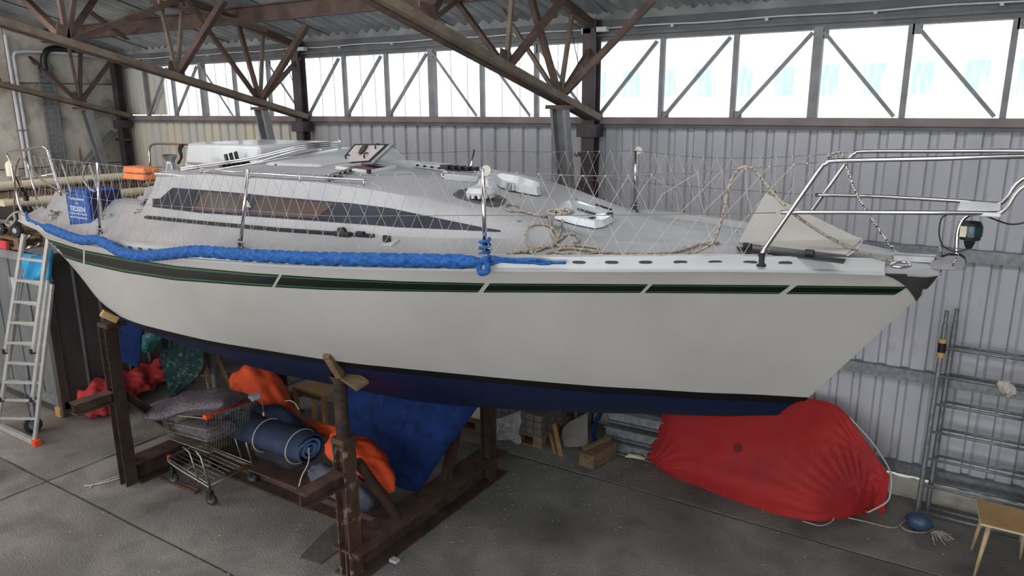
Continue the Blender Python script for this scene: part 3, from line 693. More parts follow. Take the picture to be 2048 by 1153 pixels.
def block(q, r=.022, mt=None, par=bt, name='pulley_block', ax=(.2, -1, .1)):
    m_ = MB().lathe([(r*.4, -r*.55), (r, -r*.45), (r*.8, -r*.1), (r*.8, r*.1), (r, r*.45), (r*.4, r*.55)], q, ax, 16)
    return part(name, m_, mt or BLACK, par, 40)
c = on(688, 468, .03); block(c, .036); part('track_car', MB().box(c.x-.06, c.x+.09, c.y-.03, c.y+.02, c.z-.02, c.z+.005), DARKR, bt, bevel=.006)
c = on(722, 472, .02); part('track_car', MB().box(c.x-.035, c.x+.035, c.y-.02, c.y+.02, c.z-.012, c.z+.012), DARKR, bt, bevel=.004)
pl = poly_on('cleat_pad', [(762, 493), (792, 482), (800, 481), (783, 495)], WHITE, bt, .01, .01)
c = on(776, 485, .03); part('fairlead', MB().box(c.x-.035, c.x+.035, c.y-.012, c.y+.012, c.z-.025, c.z+.02), DARKR, pl, bevel=.008)
c = on(281, 424, .012); part('deck_fitting', MB().box(c.x-.045, c.x+.045, c.y-.012, c.y+.012, c.z-.01, c.z+.012), STEEL, bt, bevel=.004)
c = on(270, 427, .004); part('deck_plug', MB().lathe([(.012, 0), (.01, .006)], c, n=12), BLACK, bt)
# ---- chrome grab rails on the roof
def tube_on(name, pts, r, mt, off, k=4, par=bt, n=8):
    q = [on(x, y, off) for x, y in pts]; q = [p for p in q if p]
    return part(name, MB().tube(cr(q, k), r, n), mt, par, True)
tube_on('grab_rail', [(397, 345), (450, 350), (560, 358), (660, 365), (732, 369)], .008, CHROME, .035)
for x, y in ((402, 345), (500, 354), (600, 361), (728, 369)):
    q = on(x, y+3, 0)
    if q: part('rail_foot', MB().tube([q, q+V((0, 0, .04))], .007, 6), CHROME, bt, True)
def air(name, pts, r, mt, par=bt, n=8, k=5):
    return part(name, MB().tube(cr([P(x, y, Y=Y) for x, y, Y in pts], k), r, n), mt, par, True)
hoop = thing('sprayhood_hoops', 'folded stainless sprayhood hoops lying across the cabin top beside the winches', 'sprayhood frame', (-5.9, 4.4, 3.38))
for (a, b) in ((338, 283), (342, 287), (350, 291)):
    air('hoop_tube', [(358, a-1, 4.15), (400, a-7, 4.2), (500, a-22, 4.4), (600, b+9, 4.7), (660, b+3, 5.0), (680, b+2, 5.3), (676, b-2, 5.45)], .0095, CHROME, hoop)
air('hoop_tube', [(392, 348, 4.05), (430, 340, 4.15), (520, 325, 4.4), (620, 306, 4.8), (642, 300, 5.0)], .0085, CHROME, hoop)
# edge handrail on the aft cabin corner
air('cabin_trim', [(310, 348, 4.03), (330, 349, 4.02), (360, 352, 4.01), (403, 359, 4.0)], .013, WHITE)
# ---- sliding hatch, garage and aft roof
def hexp(p, mt, name, par, bevel=.012, label=None): return part(name, MB().hexa(p), mt, par, 40, bevel, label)
def boxr(x0, x1, y0, y1, z0, z1, tx=0, ty=0):
    return [(x0, y0, z0), (x1, y0, z0), (x1, y1, z0), (x0, y1, z0), (x0+tx, y0+ty, z1), (x1-tx, y0+ty, z1), (x1-tx, y1-ty, z1), (x0+tx, y1-ty, z1)]
hexp(boxr(-6.75, -5.62, 4.52, 5.5, 3.30, 3.51, .03, .03), WHITE, 'hatch_garage', bt, .03)
hexp(boxr(-7.35, -6.4, 4.9, 5.62, 3.2, 3.44, .05, .03), WHITE, 'hatch_garage', bt, .03)
a = P(628, 328, Y=4.45)
hexp([(-5.45, 4.42, 3.32), (-4.72, 4.42, 3.32), (-4.6, 5.4, 3.35), (-5.45, 5.4, 3.35), (-5.45, 4.45, 3.375), (-4.78, 4.45, 3.375), (-4.74, 5.38, 3.46), (-5.45, 5.38, 3.46)], WHITE, 'sliding_hatch', bt, .018)
part('vent_hole', MB().lathe([(.012, -.01), (.012, .003)], (-5.3, 4.43, 3.35), (0, -1, 0), 12), BLACK, bt)
# rope clutches (dark, five in a row) and their levers
for i in range(5):
    c = P(451+i*9.3, 336-i*1.5, Y=4.27+i*.035)
    part('rope_clutch', MB().box(c.x-.026, c.x+.024, c.y-.05, c.y+.05, c.z-.035, c.z+.03), BLACK, bt, bevel=.004)
for i in range(3):
    c = P(456+i*10, 322-i*2.5, Y=4.42+i*.03)
    part('clutch_lever', MB().beam(c+V((0, 0, -.045)), c+V((-.03, 0, .06)), .035, .02, up=(0, 1, 0)), BLACK, bt, bevel=.004)
# ---- winches
def winch(px, py, Y, s, par=bt):
    c = P(px, py, Y=Y)
    w = part('winch', MB().lathe([(.062*s, 0), (.062*s, .035*s), (.05*s, .04*s), (.047*s, .06*s), (.035*s, .09*s), (.036*s, .115*s), (.055*s, .145*s), (.058*s, .155*s), (.02*s, .158*s), (.018*s, .166*s)], c, n=24), STEEL, par, 40)
    part('self_tailer', MB().lathe([(.062*s, .15*s), (.064*s, .157*s), (.05*s, .163*s)], c, n=24), CHROME, w, 40); return w
winch(344, 349, 4.25, 1.15); winch(429, 333, 4.75, 1.0); winch(219, 412, 4.22, 1.15)
q = P(343, 350, Y=4.25); part('winch_base', MB().lathe([(.085, -.05), (.08, .0)], q, n=24), WHITE, bt, 40)
q = P(219, 413, Y=4.22); part('winch_base', MB().lathe([(.1, -.06), (.09, .0)], q, n=24), WHITE, bt, 40)
# deck cleats aft
c = on(112, 432, .0); part('mooring_cleat', MB().lathe([(.075, 0), (.07, .012), (.02, .018)], c, n=20), STEEL, bt, 40)
part('cleat_horns', MB().tube(cr([c+V((-.09, 0, .05)), c+V((-.03, 0, .035)), c+V((.03, 0, .035)), c+V((.09, 0, .05))]), .011, 8), DSTEEL, bt, True)
c = on(218, 434, .02); part('deck_ring', MB().tube([c+V((math.cos(a)*.05, math.sin(a)*.03, .012*math.sin(a))) for a in [k*math.pi/8 for k in range(16)]], .005, 6, closed=True), STEEL, bt, True)
# ---- open roof hatch with its smoked lid
h0, h1 = P(672, 334, Y=4.55), P(755, 326, Y=4.62)
fr_ = [on(672, 336, .01), on(738, 344, .01), on(788, 336, .01), on(735, 328, .01)]
A_, B_, C_, D_ = P(673, 334, Y=4.56), P(739, 333, Y=4.5), P(787, 289, Y=4.62), P(711, 291, Y=4.95)
A_ = P(673, 334, Y=4.85); B_ = P(745, 329, Y=4.5); C_ = P(787, 289, Y=4.55); D_ = P(711, 289, Y=4.95)
lid = thing('hatch_lid', None, None, (0, 0, 0)); bpy.data.objects.remove(lid)
def quad_slab(Q, n, th, mt, name, par, bevel=0, shr=0.0, off=0.0):
    c = sum(Q, V())/4; q = [c+(p-c)*(1-shr)+n*off for p in Q]
    return part(name, MB().hexa([p-n*th/2 for p in q]+[p+n*th/2 for p in q]), mt, par, 40, bevel)
Q = [A_, B_, C_, D_]; nL = (B_-A_).cross(D_-A_).normalized(); nL = nL if nL.y < 0 else -nL
lidp = quad_slab(Q, nL, .03, GALV2, 'hatch_lid', bt, .008)
quad_slab(Q, nL, .004, BLACK, 'lid_seal', lidp, 0, .1, .017)
LENS = mat('smoky_hatch_lens', 'a9a2a4', 'c0b8b8', 3, .1)
quad_slab(Q, nL, .004, LENS, 'hatch_lens', lidp, 0, .24, .021)
MOULD = mat('black_pleated_vent', '221a1c', '3a2f31', 20, .6)
c = sum(Q, V())/4+(D_-A_)*.14+nL*.03
part('lid_vent', MB().lathe([(.0, 0), (.05, .0), (.055, .012), (.03, .02)], c, nL, 16), MOULD, lidp, 40)
for s, t in ((.25, .2), (.75, .2), (.85, .55)):
    q = A_+(B_-A_)*s+(D_-A_)*t+nL*.03; part('lid_handle', MB().tube(cr([q, q+(D_-A_)*.12+nL*.02, q+(D_-A_)*.2]), .007, 6), BLACK, lidp, True)
# opening frame on the deck
fq = [P(673, 337, Y=4.85), P(740, 347, Y=4.28), P(790, 337, Y=4.4), P(738, 329, Y=4.95)]
fq = [on(673, 338, .012), on(738, 347, .012), on(792, 338, .012), on(735, 330, .012)]
for i in range(4): part('hatch_frame', MB().beam(fq[i], fq[(i+1) % 4], .02, .026), WHITE, bt, bevel=.004)
cc = sum(fq, V())/4; part('hatch_opening', MB().plate([cc+(p-cc)*.88-V((0, 0, .004)) for p in fq], (0, 0, -.012)), mat('reddish_cabin_interior', '5a3d3a', '7a5a52', 6, .6), bt)
c = on(738, 348, .02); part('hatch_knob', MB().lathe([(.016, -.012), (.016, .012)], c, (0, -1, 0), 12), BLACK, bt)
# ---- organisers and mast gear on the roof
def organiser(p0, p1, n, w=.045):
    a, b = on(*p0, .014), on(*p1, .014); o = part('deck_organiser', MB().beam(a, b, w, .008), STEEL, bt, bevel=.002)
    part('organiser_top', MB().beam(a+V((0, 0, .026)), b+V((0, 0, .026)), w*.9, .005), STEEL, o)
    for i in range(n):
        q = a+(b-a)*((i+.5)/n); part('sheave', MB().lathe([(.014, .006), (.011, .012), (.014, .02)], q, n=12), BLACK, o)
organiser((655, 363), (706, 346), 5); organiser((828, 336), (900, 346), 5)
# mast step with turning blocks
ms = part('mast_step', MB().hexa([on(888, 361, .0), on(955, 366, .0), on(958, 352, .0), on(895, 349, .0), on(888, 361, .05), on(955, 366, .05), on(958, 352, .05), on(895, 349, .05)]), WHITE, bt, 40, .006)
for i in range(5):
    q = on(893+i*13, 352+i*1.0, .055); part('mast_step_block', MB().box(q.x-.04, q.x+.035, q.y-.04, q.y+.04, q.z, q.z+.035), BLACK, ms, bevel=.004)
q = on(890, 357, .03); part('snap_shackle', MB().tube([q+V((.035*math.cos(a), .012*math.sin(a), .02*math.sin(a))) for a in [k*math.pi/6 for k in range(12)]], .008, 6, closed=True), CHROME, ms, True)
# dorade box, cowl
q = on(965, 378, 0)
q = on(967, 381, -.01)
part('ventilator_box', MB().hexa([q+V(p) for p in ((-.085, -.02, 0), (.075, -.02, -.02), (.075, .14, -.02), (-.085, .14, 0), (-.045, .01, .1), (.03, .01, .1), (.03, .1, .1), (-.045, .1, .1))]), WHITE, bt, 40, .015)
c = on(961, 399, .0)
part('ventilator_cap', MB().lathe([(.1, .035), (.105, .05), (.085, .085), (.04, .1), (.001, .102)], c, n=8), WHITE, bt, 30)
for k in range(12):
    a = k*math.pi/6; part('cap_tooth', MB().box(c.x+.09*math.cos(a)-.01, c.x+.09*math.cos(a)+.01, c.y+.09*math.sin(a)-.01, c.y+.09*math.sin(a)+.01, c.z+.015, c.z+.04), WHITE, bt)
# forward hatch lids
def lidbox(px, name, hgt, mt, lift=.01):
    q = [on(x, y, lift) for x, y in px]; q = [p for p in q if p]
    if len(q) < 4: return None
    c = sum(q, V())/len(q); k = len(q); up_ = V((0, 0, hgt)); mb = MB()
    top = [c+(p-c)*.93+up_ for p in q]; mb.grid([q, top], cu=True); mb.add(q, [tuple(range(k))]); mb.add(top, [tuple(range(k))])
    return part(name, mb, mt, bt, False, .006)
l1 = lidbox([(990, 368), (1000, 377), (1040, 388), (1075, 394), (1082, 392), (1082, 384), (1040, 370), (1000, 363)], 'locker_lid', .06, WHITE)
if l1:
    q = on(1020, 384, .03); part('lid_latch', MB().box(q.x-.03, q.x+.03, q.y-.012, q.y+.01, q.z-.02, q.z+.04), CHROME, l1, bevel=.003)
GLZ = mat('glossy_white_hatch', 'bfc9cf', 'd8e0e4', 3, .08, coat=.6)
l2 = lidbox([(1108, 440), (1150, 452), (1190, 460), (1207, 457), (1226, 447), (1226, 440), (1160, 417), (1136, 414), (1120, 418)], 'forehatch', .045, GLZ)
if l2:
    for (a, b) in (((1152, 436), (1188, 447)), ((1188, 427), (1220, 438))): part('hinge_bar', MB().beam(on(*a, .068), on(*b, .068), .014, .012), BLACK, l2)
    for p in ((1182, 451), (1216, 442)):
        q = on(*p, .04); part('hinge_block', MB().box(q.x-.014, q.x+.02, q.y-.03, q.y+.03, q.z-.03, q.z+.02), BLACK, l2, bevel=.004)
    q = on(1146, 414, .055); part('lid_knob', MB().lathe([(.02, 0), (.02, .008)], q, n=14), STEEL, l2)
for p in ((1045, 396), (1373, 500)):
    q = on(*p, .0); part('pad_eye', MB().tube([q+V((.02*math.cos(a), 0, .03*max(math.sin(a), 0))) for a in [k*math.pi/8 for k in range(9)]], .004, 6), CHROME, bt, True)
for a, b in (((744, 366), (763, 379)), ((714, 376), (720, 370))):
    part('tape_mark', MB().beam(on(*a, .002), on(*b, .002), .006, .003), CHIP, bt)
q = on(1039, 443, .002)
part('bare_spot', MB().box(q.x-.012, q.x+.012, q.y-.008, q.y+.008, q.z-.002, q.z+.002), DARKR, bt)
# toolbox-like dark gear behind the hatch lid (far side deck)
# ---- foredeck: locker flap
FLAP = mat('grey_beige_flap_underside', '9a9792', 'aaa6a0', 2.5, .6, c3='b8b4ae', s3=4, t3=.66)
f0, f1 = P(1476, 488, Z=3.0), P(1694, 512, Z=2.995)
f2, f3 = P(1724, 481, Y=f1.y+.12), P(1532, 388, Y=f0.y+.22)
nn = (f1-f0).cross(f3-f0).normalized()
fl_ = part('locker_flap', MB().hexa([f0, f1, f2, f3, f0+nn*.018, f1+nn*.018, f2+nn*.018, f3+nn*.018]), FLAP, bt, False, .006)
part('flap_edge', MB().tube(cr([f1, f1+(f2-f1)*.5+V((.015, 0, 0)), f2, f2+(f3-f2)*.06]), .006, 6), WHITE, fl_, True)
for t in (.1, .68): q = f0+(f1-f0)*t; part('flap_hinge', MB().box(q.x-.025, q.x+.025, q.y-.03, q.y+.01, q.z-.02, q.z+.015), BLACK, fl_, bevel=.003)
part('locker_opening', MB().plate([f0+V((.0, -.03, -.012)), f1+V((0, -.03, -.012)), f1+V((0, -.1, -.02)), P(1478, 499, Z=2.985)], (0, 0, -.01)), BLACK, bt)
for a, b in (((1532, 388), (1536, 395)), ((1540, 406), (1546, 414))):
    q = P(a[0]+14, a[1]+4, Y=f3.y-.02); part('flap_bolt', MB().tube([q, q+V((.02, -.02, .03))], .005, 6), DSTEEL, fl_)
# ---- pulpit
def mir(p): return V((p.x, 2*YC-p.y, p.z))
PP = [P(1523, 513, Y=4.40), P(1530, 497, Y=4.41), P(1575, 432, Y=4.41), P(1638, 341, Y=4.41), P(1652, 328, Y=4.41), P(1675, 322, Y=4.42), P(1850, 318, Y=4.52), P(2048, 313, Y=4.64)]
e = PP[-1]; PP += [V((.36, 4.72, e.z)), V((.40, 4.78, e.z-.01))]
LO = [P(1562, 425, Y=4.41), P(1700, 425, Y=4.47), P(1900, 426, Y=4.6), P(1985, 427, Y=4.67), P(2003, 424, Y=4.68), P(2015, 413, Y=4.69), P(2048, 372, Y=4.7)]
LO += [V((.36, 4.72, e.z-.03))]
pu = part('pulpit', MB().tube(cr(PP, 5), .0135, 10), CHROME, bt, True, 0, 'stainless pulpit over the bow')
part('pulpit_tube', MB().tube(cr([mir(p) for p in PP], 5), .0135, 10), CHROME, pu, True)
part('pulpit_rail', MB().tube(cr(LO, 5), .0125, 10), CHROME, pu, True); part('pulpit_rail', MB().tube(cr([mir(p) for p in LO], 5), .0125, 10), CHROME, pu, True)
for p in (PP[0], mir(PP[0])): part('pulpit_foot', MB().lathe([(.03, -.06), (.03, -.045), (.02, -.04), (.02, .02)], p, n=14), DARKR, pu, 40)
cpz = [V((-.10, YC, 2.98)), V((-.11, YC, 3.12)), V((-.09, YC, 3.21)), V((-.03, YC, 3.25)), V((.06, YC, 3.252))]
part('pulpit_tube', MB().tube(cr(cpz, 6), .0125, 10), CHROME, pu, True)
sx0, sx1 = P(1914, 415, Y=4.66).x, P(2004, 415, Y=4.7).x
seat = part('bow_seat', MB().box(sx0, sx1, 4.64, 5.14, 3.26, 3.285), WHITE, pu, bevel=.006)
# navigation light
nl = P(1942, 462, Y=4.84)
nv = part('navigation_light', MB().lathe([(.05, -.05), (.052, -.045), (.052, .04), (.045, .052), (.01, .055)], nl, n=20), BLACK, pu, 40, 0, 'black bow light with blue-green lens')
LG = mat('dark_green_lens', '08262e', '0f3a44', 3, .08); part('lens', MB().lathe([(.0535, -.03), (.0545, 0), (.0535, .03)], nl+V((.004, -.002, 0)), n=20), LG, nv, 40)
part('white_label', MB().box(nl.x-.052, nl.x-.02, nl.y-.052, nl.y-.044, nl.z-.03, nl.z+.03), CREAM, nv); part('lamp_stem', MB().lathe([(.03, -.06), (.022, -.085), (.015, -.1)], nl, n=14), BLACK, nv, 40)
part('lamp_bracket', MB().beam(nl+V((-.05, 0, -.02)), V((-.1, YC, nl.z+.01)), .01, .01), BLACK, nv)
part('lamp_cable', MB().tube(cr([nl+V((0, 0, -.1)), nl+V((-.06, 0, -.125)), nl+V((-.13, 0, -.09)), nl+V((-.155, 0, 0)), nl+V((-.13, 0, .08)), V((-.02, YC-.02, 3.24)), V((.12, 4.72, 3.22)), V((.2, 4.7, 3.24))]), .0045, 6), BLACK, nv, True)
# stem fitting and bow roller
q0 = [P(x, y, Y=4.86) for x, y in ((1757, 545), (1770, 536), (1800, 533), (1850, 540), (1882, 539), (1880, 545), (1832, 601), (1826, 590), (1815, 573), (1800, 562), (1778, 552))]
sf = MB()
oh = [onh(x, y, .003) if y > 551 else side_pt(x, y, .006) for x, y in ((1757, 547), (1790, 548), (1820, 549), (1845, 549), (1860, 549), (1850, 565), (1838, 585), (1830, 600), (1824, 588), (1813, 574), (1800, 563), (1780, 553))]
tp_ = [(1757, 547), (1785, 548), (1812, 549), (1840, 549), (1862, 547), (1884, 542)]; lw_ = [(1764, 549), (1786, 556), (1804, 567), (1817, 580), (1827, 593), (1832, 604)]
def bowpt(x, y, o):
    q = onh(x, y, o) if y > 551 else None
    if q is None: q = side_pt(x, y, o) if x < 1835 and y < 556 else P(x, y, Y=YC-.008-o)
    return q
for s_ in (0, 1):
    g_ = [[bowpt(a[0]+(b[0]-a[0])*j/6, a[1]+(b[1]-a[1])*j/6, .005) for j in range(7)] for a, b in zip(tp_, lw_)]
    g2 = [[bowpt(a[0]+(b[0]-a[0])*j/6, a[1]+(b[1]-a[1])*j/6, .0) for j in range(7)] for a, b in zip(tp_, lw_)]
    if s_: g_ = [[mir(p) for p in r_] for r_ in g_]; g2 = [[mir(p) for p in r_] for r_ in g2]
    sf.grid(g_); sf.grid(g2); sf.grid([g_[0], g2[0]]); sf.grid([g_[-1], g2[-1]]); sf.grid([[r_[0] for r_ in g_], [r_[0] for r_ in g2]]); sf.grid([[r_[-1] for r_ in g_], [r_[-1] for r_ in g2]])
part('stem_plate', sf, DSTEEL, bt)
for s in (1, -1):
    ys_ = YC-s*.045; pl_ = [P(x, y, Y=YC-.045) for x, y in ((1842, 537), (1842, 530), (1896, 511), (1920, 512), (1930, 519), (1932, 530), (1926, 540), (1912, 542))]
    pl_ = [V((p.x, ys_, p.z)) for p in pl_]; part('bow_roller_cheek', MB().plate(pl_, (0, .006*s, 0)), DSTEEL, bt, False, .002)
c = P(1912, 531, Y=YC); part('bow_roller', MB().lathe([(.02, -.04), (.012, 0), (.02, .04)], c, (0, 1, 0), 14), BLACK, bt, 40)
part('roller_pin', MB().tube([c+V((.01, -.055, .0)), c+V((.01, .055, .0))], .006, 8), CHROME, bt, True); part('locking_pin', MB().tube([P(1912, 517, Y=YC-.06), P(1905, 533, Y=YC-.06)], .003, 6), CHROME, bt, True)
part('pin_handle', MB().tube([P(1879, 492, Y=YC), P(1884, 511, Y=YC)], .003, 6), CHROME, bt, True)
bc = [P(1782, 531, Z=3.0), P(1796, 525, Z=3.0), P(1815, 526, Z=3.0), P(1820, 532, Z=3.0), P(1800, 535, Z=3.0)]
part('bow_fairlead', MB().tube(cr(bc, 4, True), .008, 8, closed=True), CHROME, bt, True)
part('bow_chock', MB().hexa([(-.42, 4.80, 2.94), (-.2, 4.86, 2.94), (-.2, 4.94, 2.94), (-.42, 5.0, 2.94), (-.42, 4.80, 2.985), (-.2, 4.86, 2.985), (-.2, 4.94, 2.985), (-.42, 5.0, 2.965)]), STEEL, bt, False, .008)
part('bow_bail', MB().tube(cr([P(1720, 505, Y=5.05), P(1800, 510, Y=5.0), P(1815, 512, Y=4.98), P(1828, 526, Y=4.95)]), .009, 8), WHITE, bt, True)
# ---- pushpit
PU = [P(47, 432, Y=4.05), P(36, 400, Y=4.05), P(22, 330, Y=4.03), P(14, 309, Y=4.03), P(24, 303, Y=4.02), P(50, 300, Y=4.0), P(82, 295, Y=3.98), P(94, 300, Y=3.98), P(100, 318, Y=3.98), P(123, 392, Y=3.98)]
ps = part('pushpit', MB().tube(cr(PU, 5), .0135, 10), CHROME, bt, True, 0, 'stainless pushpit at the stern')
part('pushpit_rail', MB().tube([P(46, 359, Y=4.04), P(110, 348, Y=3.98)], .0115, 8), CHROME, ps, True)
part('pushpit_rail', MB().tube([P(52, 314, Y=4.04), P(74, 400, Y=4.0)], .0115, 8), CHROME, ps, True)
part('pushpit_rail', MB().tube(cr([P(14, 309, Y=4.03), P(28, 345, Y=4.3), P(40, 372, Y=4.5)]), .0125, 8), CHROME, ps, True)
PF = [P(301, 372, Y=5.72), P(300, 320, Y=5.72), P(299, 298, Y=5.72), P(306, 289, Y=5.72), P(330, 288, Y=5.72), P(420, 291, Y=5.72), P(448, 292, Y=5.72), P(456, 298, Y=5.72), P(458, 320, Y=5.72)]
part('pushpit_tube', MB().tube(cr(PF, 5), .0135, 10), CHROME, ps, True)
part('pushpit_rail', MB().tube([P(421, 291, Y=5.72), P(422, 318, Y=5.72)], .0115, 8), CHROME, ps, True)
for y in (334, 339): part('pushpit_rail', MB().tube([P(302, y, Y=5.72), P(335, y+1, Y=5.72)], .008, 8), STEEL, ps, True)
c = P(24, 338, Y=4.1)
part('horseshoe_light', MB().lathe([(.04, -.09), (.062, -.08), (.062, .05), (.04, .085), (.01, .095)], c, n=18), CREAM, ps, 40, 0, 'white lamp body hung in the pushpit')
bk = part('backstay_tackle', MB().tube([P(37, 352, Y=4.3), P(58, 420, Y=4.25)], .008, 8), STEEL, bt, True)
for x, y in ((42, 380), (48, 388), (52, 397)): q = P(x, y, Y=4.25); part('tackle_block', MB().box(q.x-.03, q.x+.03, q.y-.02, q.y+.02, q.z-.03, q.z+.03), BLACK, bk, bevel=.006)
part('outboard_bracket', MB().tube([P(50, 500, Y=4.35), P(62, 494, Y=4.35)], .02, 10), CHROME, bt, True)
for (x, y) in ((52, 478), (71, 494)): part('transom_fitting', MB().tube([P(x, y, Y=4.3), P(x+9, y-6, Y=4.2)], .016, 8), STEEL, bt, True)
# ---- stanchions, wires, net (both sides)
NT = [P(60, 313, Y=4.0), P(130, 321, Y=3.85), P(195, 328, Y=3.75), P(300, 338, Y=3.66), P(400, 344, Y=3.6), P(496, 345, Y=3.5), P(640, 350, Y=3.5), P(766, 350, Y=3.55), P(870, 347, Y=3.63), P(966, 343, Y=3.74), P(1050, 347, Y=3.83), P(1200, 352, Y=4.0), P(1380, 346, Y=4.2), P(1500, 337, Y=4.32), P(1635, 325, Y=4.41)]
NM = [P(70, 375, Y=4.0), P(193, 398, Y=3.75), P(288, 409, Y=3.66), P(488, 421, Y=3.5), P(650, 432, Y=3.5), P(800, 432, Y=3.57), P(967, 431, Y=3.74), P(1200, 431, Y=4.0), P(1551, 426, Y=4.4)]
wr = part('lifeline', MB().tube(cr(NT, 4), .0028, 5), WIRE, bt, True); part('lifeline', MB().tube(cr(NM, 4), .0025, 5), WIRE, bt, True)
FT = [mir(p) for p in NT]; part('lifeline', MB().tube(cr(FT, 4), .0028, 5), WIRE, bt, True); part('lifeline', MB().tube(cr([mir(p) for p in NM], 4), .0025, 5), WIRE, bt, True)
def stanchion(b, t, disc, lab=None):
    s = part('stanchion', MB().tube([b, t], [.0135, .012], 10), CHROME, bt, True)
    part('stanchion_foot', MB().lathe([(.03, -.03), (.028, -.01), (.018, .0), (.018, .05)], b, n=14), DSTEEL, s, 40); part('stanchion_cap', MB().lathe([(.013, 0), (.013, .008), (.006, .014)], t, n=10), CHROME, s)
    part('foot_clamp', MB().tube(cr([b+V((-.04, 0, .03)), b+V((0, -.02, .035)), b+V((.05, 0, .025))]), .006, 6), STEEL, s, True)
    if disc: part('net_disc', MB().lathe([(.033, -.004), (.033, .004)], t+V((.025, 0, .0)), (0, 1, 0), 16), NETM, s)
for (bx, by), (tx, ty), Y, d in (((200, 464), (195, 328), 3.75, 0), ((481, 492), (496, 343), 3.5, 0), ((970, 505), (966, 341), 3.74, 1)):
    b, t = P(bx, by, Y=Y), P(tx, ty, Y=Y); stanchion(b, t, d); stanchion(mir(b), mir(t), d)
def at_x(pl, x):
    for a, b in zip(pl, pl[1:]):
        if a.x <= x <= b.x: return a.lerp(b, (x-a.x)/(b.x-a.x))
    return pl[0] if x < pl[0].x else pl[-1]
def net(sg):
    top = cr(NT, 6); mb = MB(); kn = MB(); xa, xb = -8.75, -.98
    bot = [V((x, YC-bS(x)+.012, zSm(x)+.085)) for x in np.linspace(-9.2, -.6, 120)]
    xk = [xa]
    while xk[-1] < xb: xk.append(xk[-1]+.195-.072*min(1, (xk[-1]-xa)/6))
    n = len(xk)
    def xi(f):
        if f < 0: return xa+f*.195
        j = min(int(f), n-2); return xk[j]+(xk[j+1]-xk[j])*(f-j)
    def pt(x, v):
        x = min(max(x, xa), xb); a, b = at_x(bot, min(x, -1.02)), at_x(top, x+.12*v if x > -1.6 else x); q = a.lerp(b, v)
        q = q+V((0, .03*math.sin(v*math.pi), 0)); return V((q.x, q.y if sg > 0 else 2*YC-q.y, q.z))
    for i in range(-4, n+4):
        for s in (1, -1):
            pts = []
            for k in range(5):
                v = k/4; x = xi(i+s*v*2)
                if xa <= x <= xb: pts.append(pt(x+.006*math.sin(i*7.3+k*3.1), v))
            if len(pts) > 1: mb.tube(pts, .0017, 3, cap=False)
    edge = [pt(xa+(xb-xa)*i/90, 0) for i in range(91)]; mb.tube(edge, .003, 5)
    for i in range(n): mb_ = pt(xi(i), 1); kn.box(mb_.x-.004, mb_.x+.004, mb_.y-.003, mb_.y+.003, mb_.z-.004, mb_.z+.004)
    nt_ = part('safety_net', mb, NETM, bt, True, 0, 'diamond mesh netting between rail and lifeline', 'stuff'); part('net_lashing', kn, NETM, nt_, kind='stuff')
net(1); net(-1)
# ================================================================ cradle
cr_ = thing('boat_cradle', 'rusty brown steel cradle of posts and floor beams under the yacht', 'boat cradle', (-5.7, 4.9, 0))
part('floor_beam', MB().ibeam((-4.12, 3.84, .13), (-4.12, 6.1, .13), .29, .26, .02, .016), TIMB, cr_, label='near cross beam under the keel')
part('floor_beam', MB().ibeam((-7.24, 3.86, .12), (-7.24, 6.1, .12), .24, .24, .02, .016), TIMB2, cr_)
part('floor_beam', MB().ibeam((-7.1, 4.58, .1), (-4.28, 4.58, .1), .3, .2, .02, .016), TIMB, cr_)
zt = P(690, 882, Y=3.88).z; zp = P(690, 772, Y=3.88).z
nfp = part('post', MB().ibeam((-4.12, 3.9, 0), (-4.12, 3.9, zt), .14, .13, .012, .01, up=(1, 0, 0)), PEEL, cr_, label='near post with peeling grey paint')
part('post_sleeve', MB().tube([(-4.12, 3.9, zt-.02), (-4.12, 3.9, zp)], .055, 14), TIMB2, nfp, 50)
hm = MB()
for i in range(6):
    z = zt+.05+i*(zp-zt-.1)/5
    for a in (-100, -30, 40): q = math.radians(a); hm.lathe([(.0085, .054), (.0085, .0562)], (-4.12, 3.9, z), (math.cos(q), math.sin(q), 0), 8)
part('pin_holes', hm, BLACK, nfp, kind='stuff')
part('collar', MB().box(-4.19, -4.05, 3.83, 3.97, zt-.03, zt+.02), TIMB, nfp, bevel=.004)
part('pad_cup', MB().lathe([(.05, 0), (.075, .06), (.07, .07), (.04, .02)], (-4.12, 3.9, zp), n=14), TIMB2, cr_, 40)
part('timber_pad', MB().beam(P(655, 706, Y=3.72), P(682, 750, Y=3.86), .085, .06, up=(1, 0, .4)), WOOD, cr_, bevel=.006)
part('timber_pad', MB().beam(P(690, 748, Y=3.92), P(725, 772, Y=3.84), .12, .035, up=(0, -.4, 1)), WOOD, cr_, bevel=.004)
za = P(230, 660, Y=3.79).z
part('post', MB().ibeam((-7.24, 3.8, 0), (-7.24, 3.8, za), .13, .12, .012, .01, up=(1, 0, 0)), TIMB2, cr_, label='near aft post')
hm = MB()
for i in range(9):
    for s in (-.03, .03): hm.box(-7.24+s-.008, -7.24+s+.008, 3.733, 3.7385, .9+i*.1, .915+i*.1)
part('pin_holes', hm, BLACK, cr_, kind='stuff')
part('pad_cup', MB().box(-7.32, -7.14, 3.74, 3.95, za, za+.05), TIMB2, cr_, bevel=.01)
part('timber_pad', MB().beam(P(203, 626, Y=3.74), P(235, 640, Y=3.86), .07, .07), WOODP, cr_, bevel=.005)
for x, y0, y1, z, mt in ((-4.12, 3.42, 3.84, .93, TIMB), (-7.24, 3.36, 3.74, 1.0, TIMB)):
    part('outrigger', MB().ibeam((x, y0, z), (x, y1, z), .13, .12, .012, .01), mt, cr_)
part('strut', MB().tube([P(716, 925, X=-4.1), P(795, 1035, X=-4.1)], .045, 12), SLATE if 0 else TIMB2, cr_, 50)
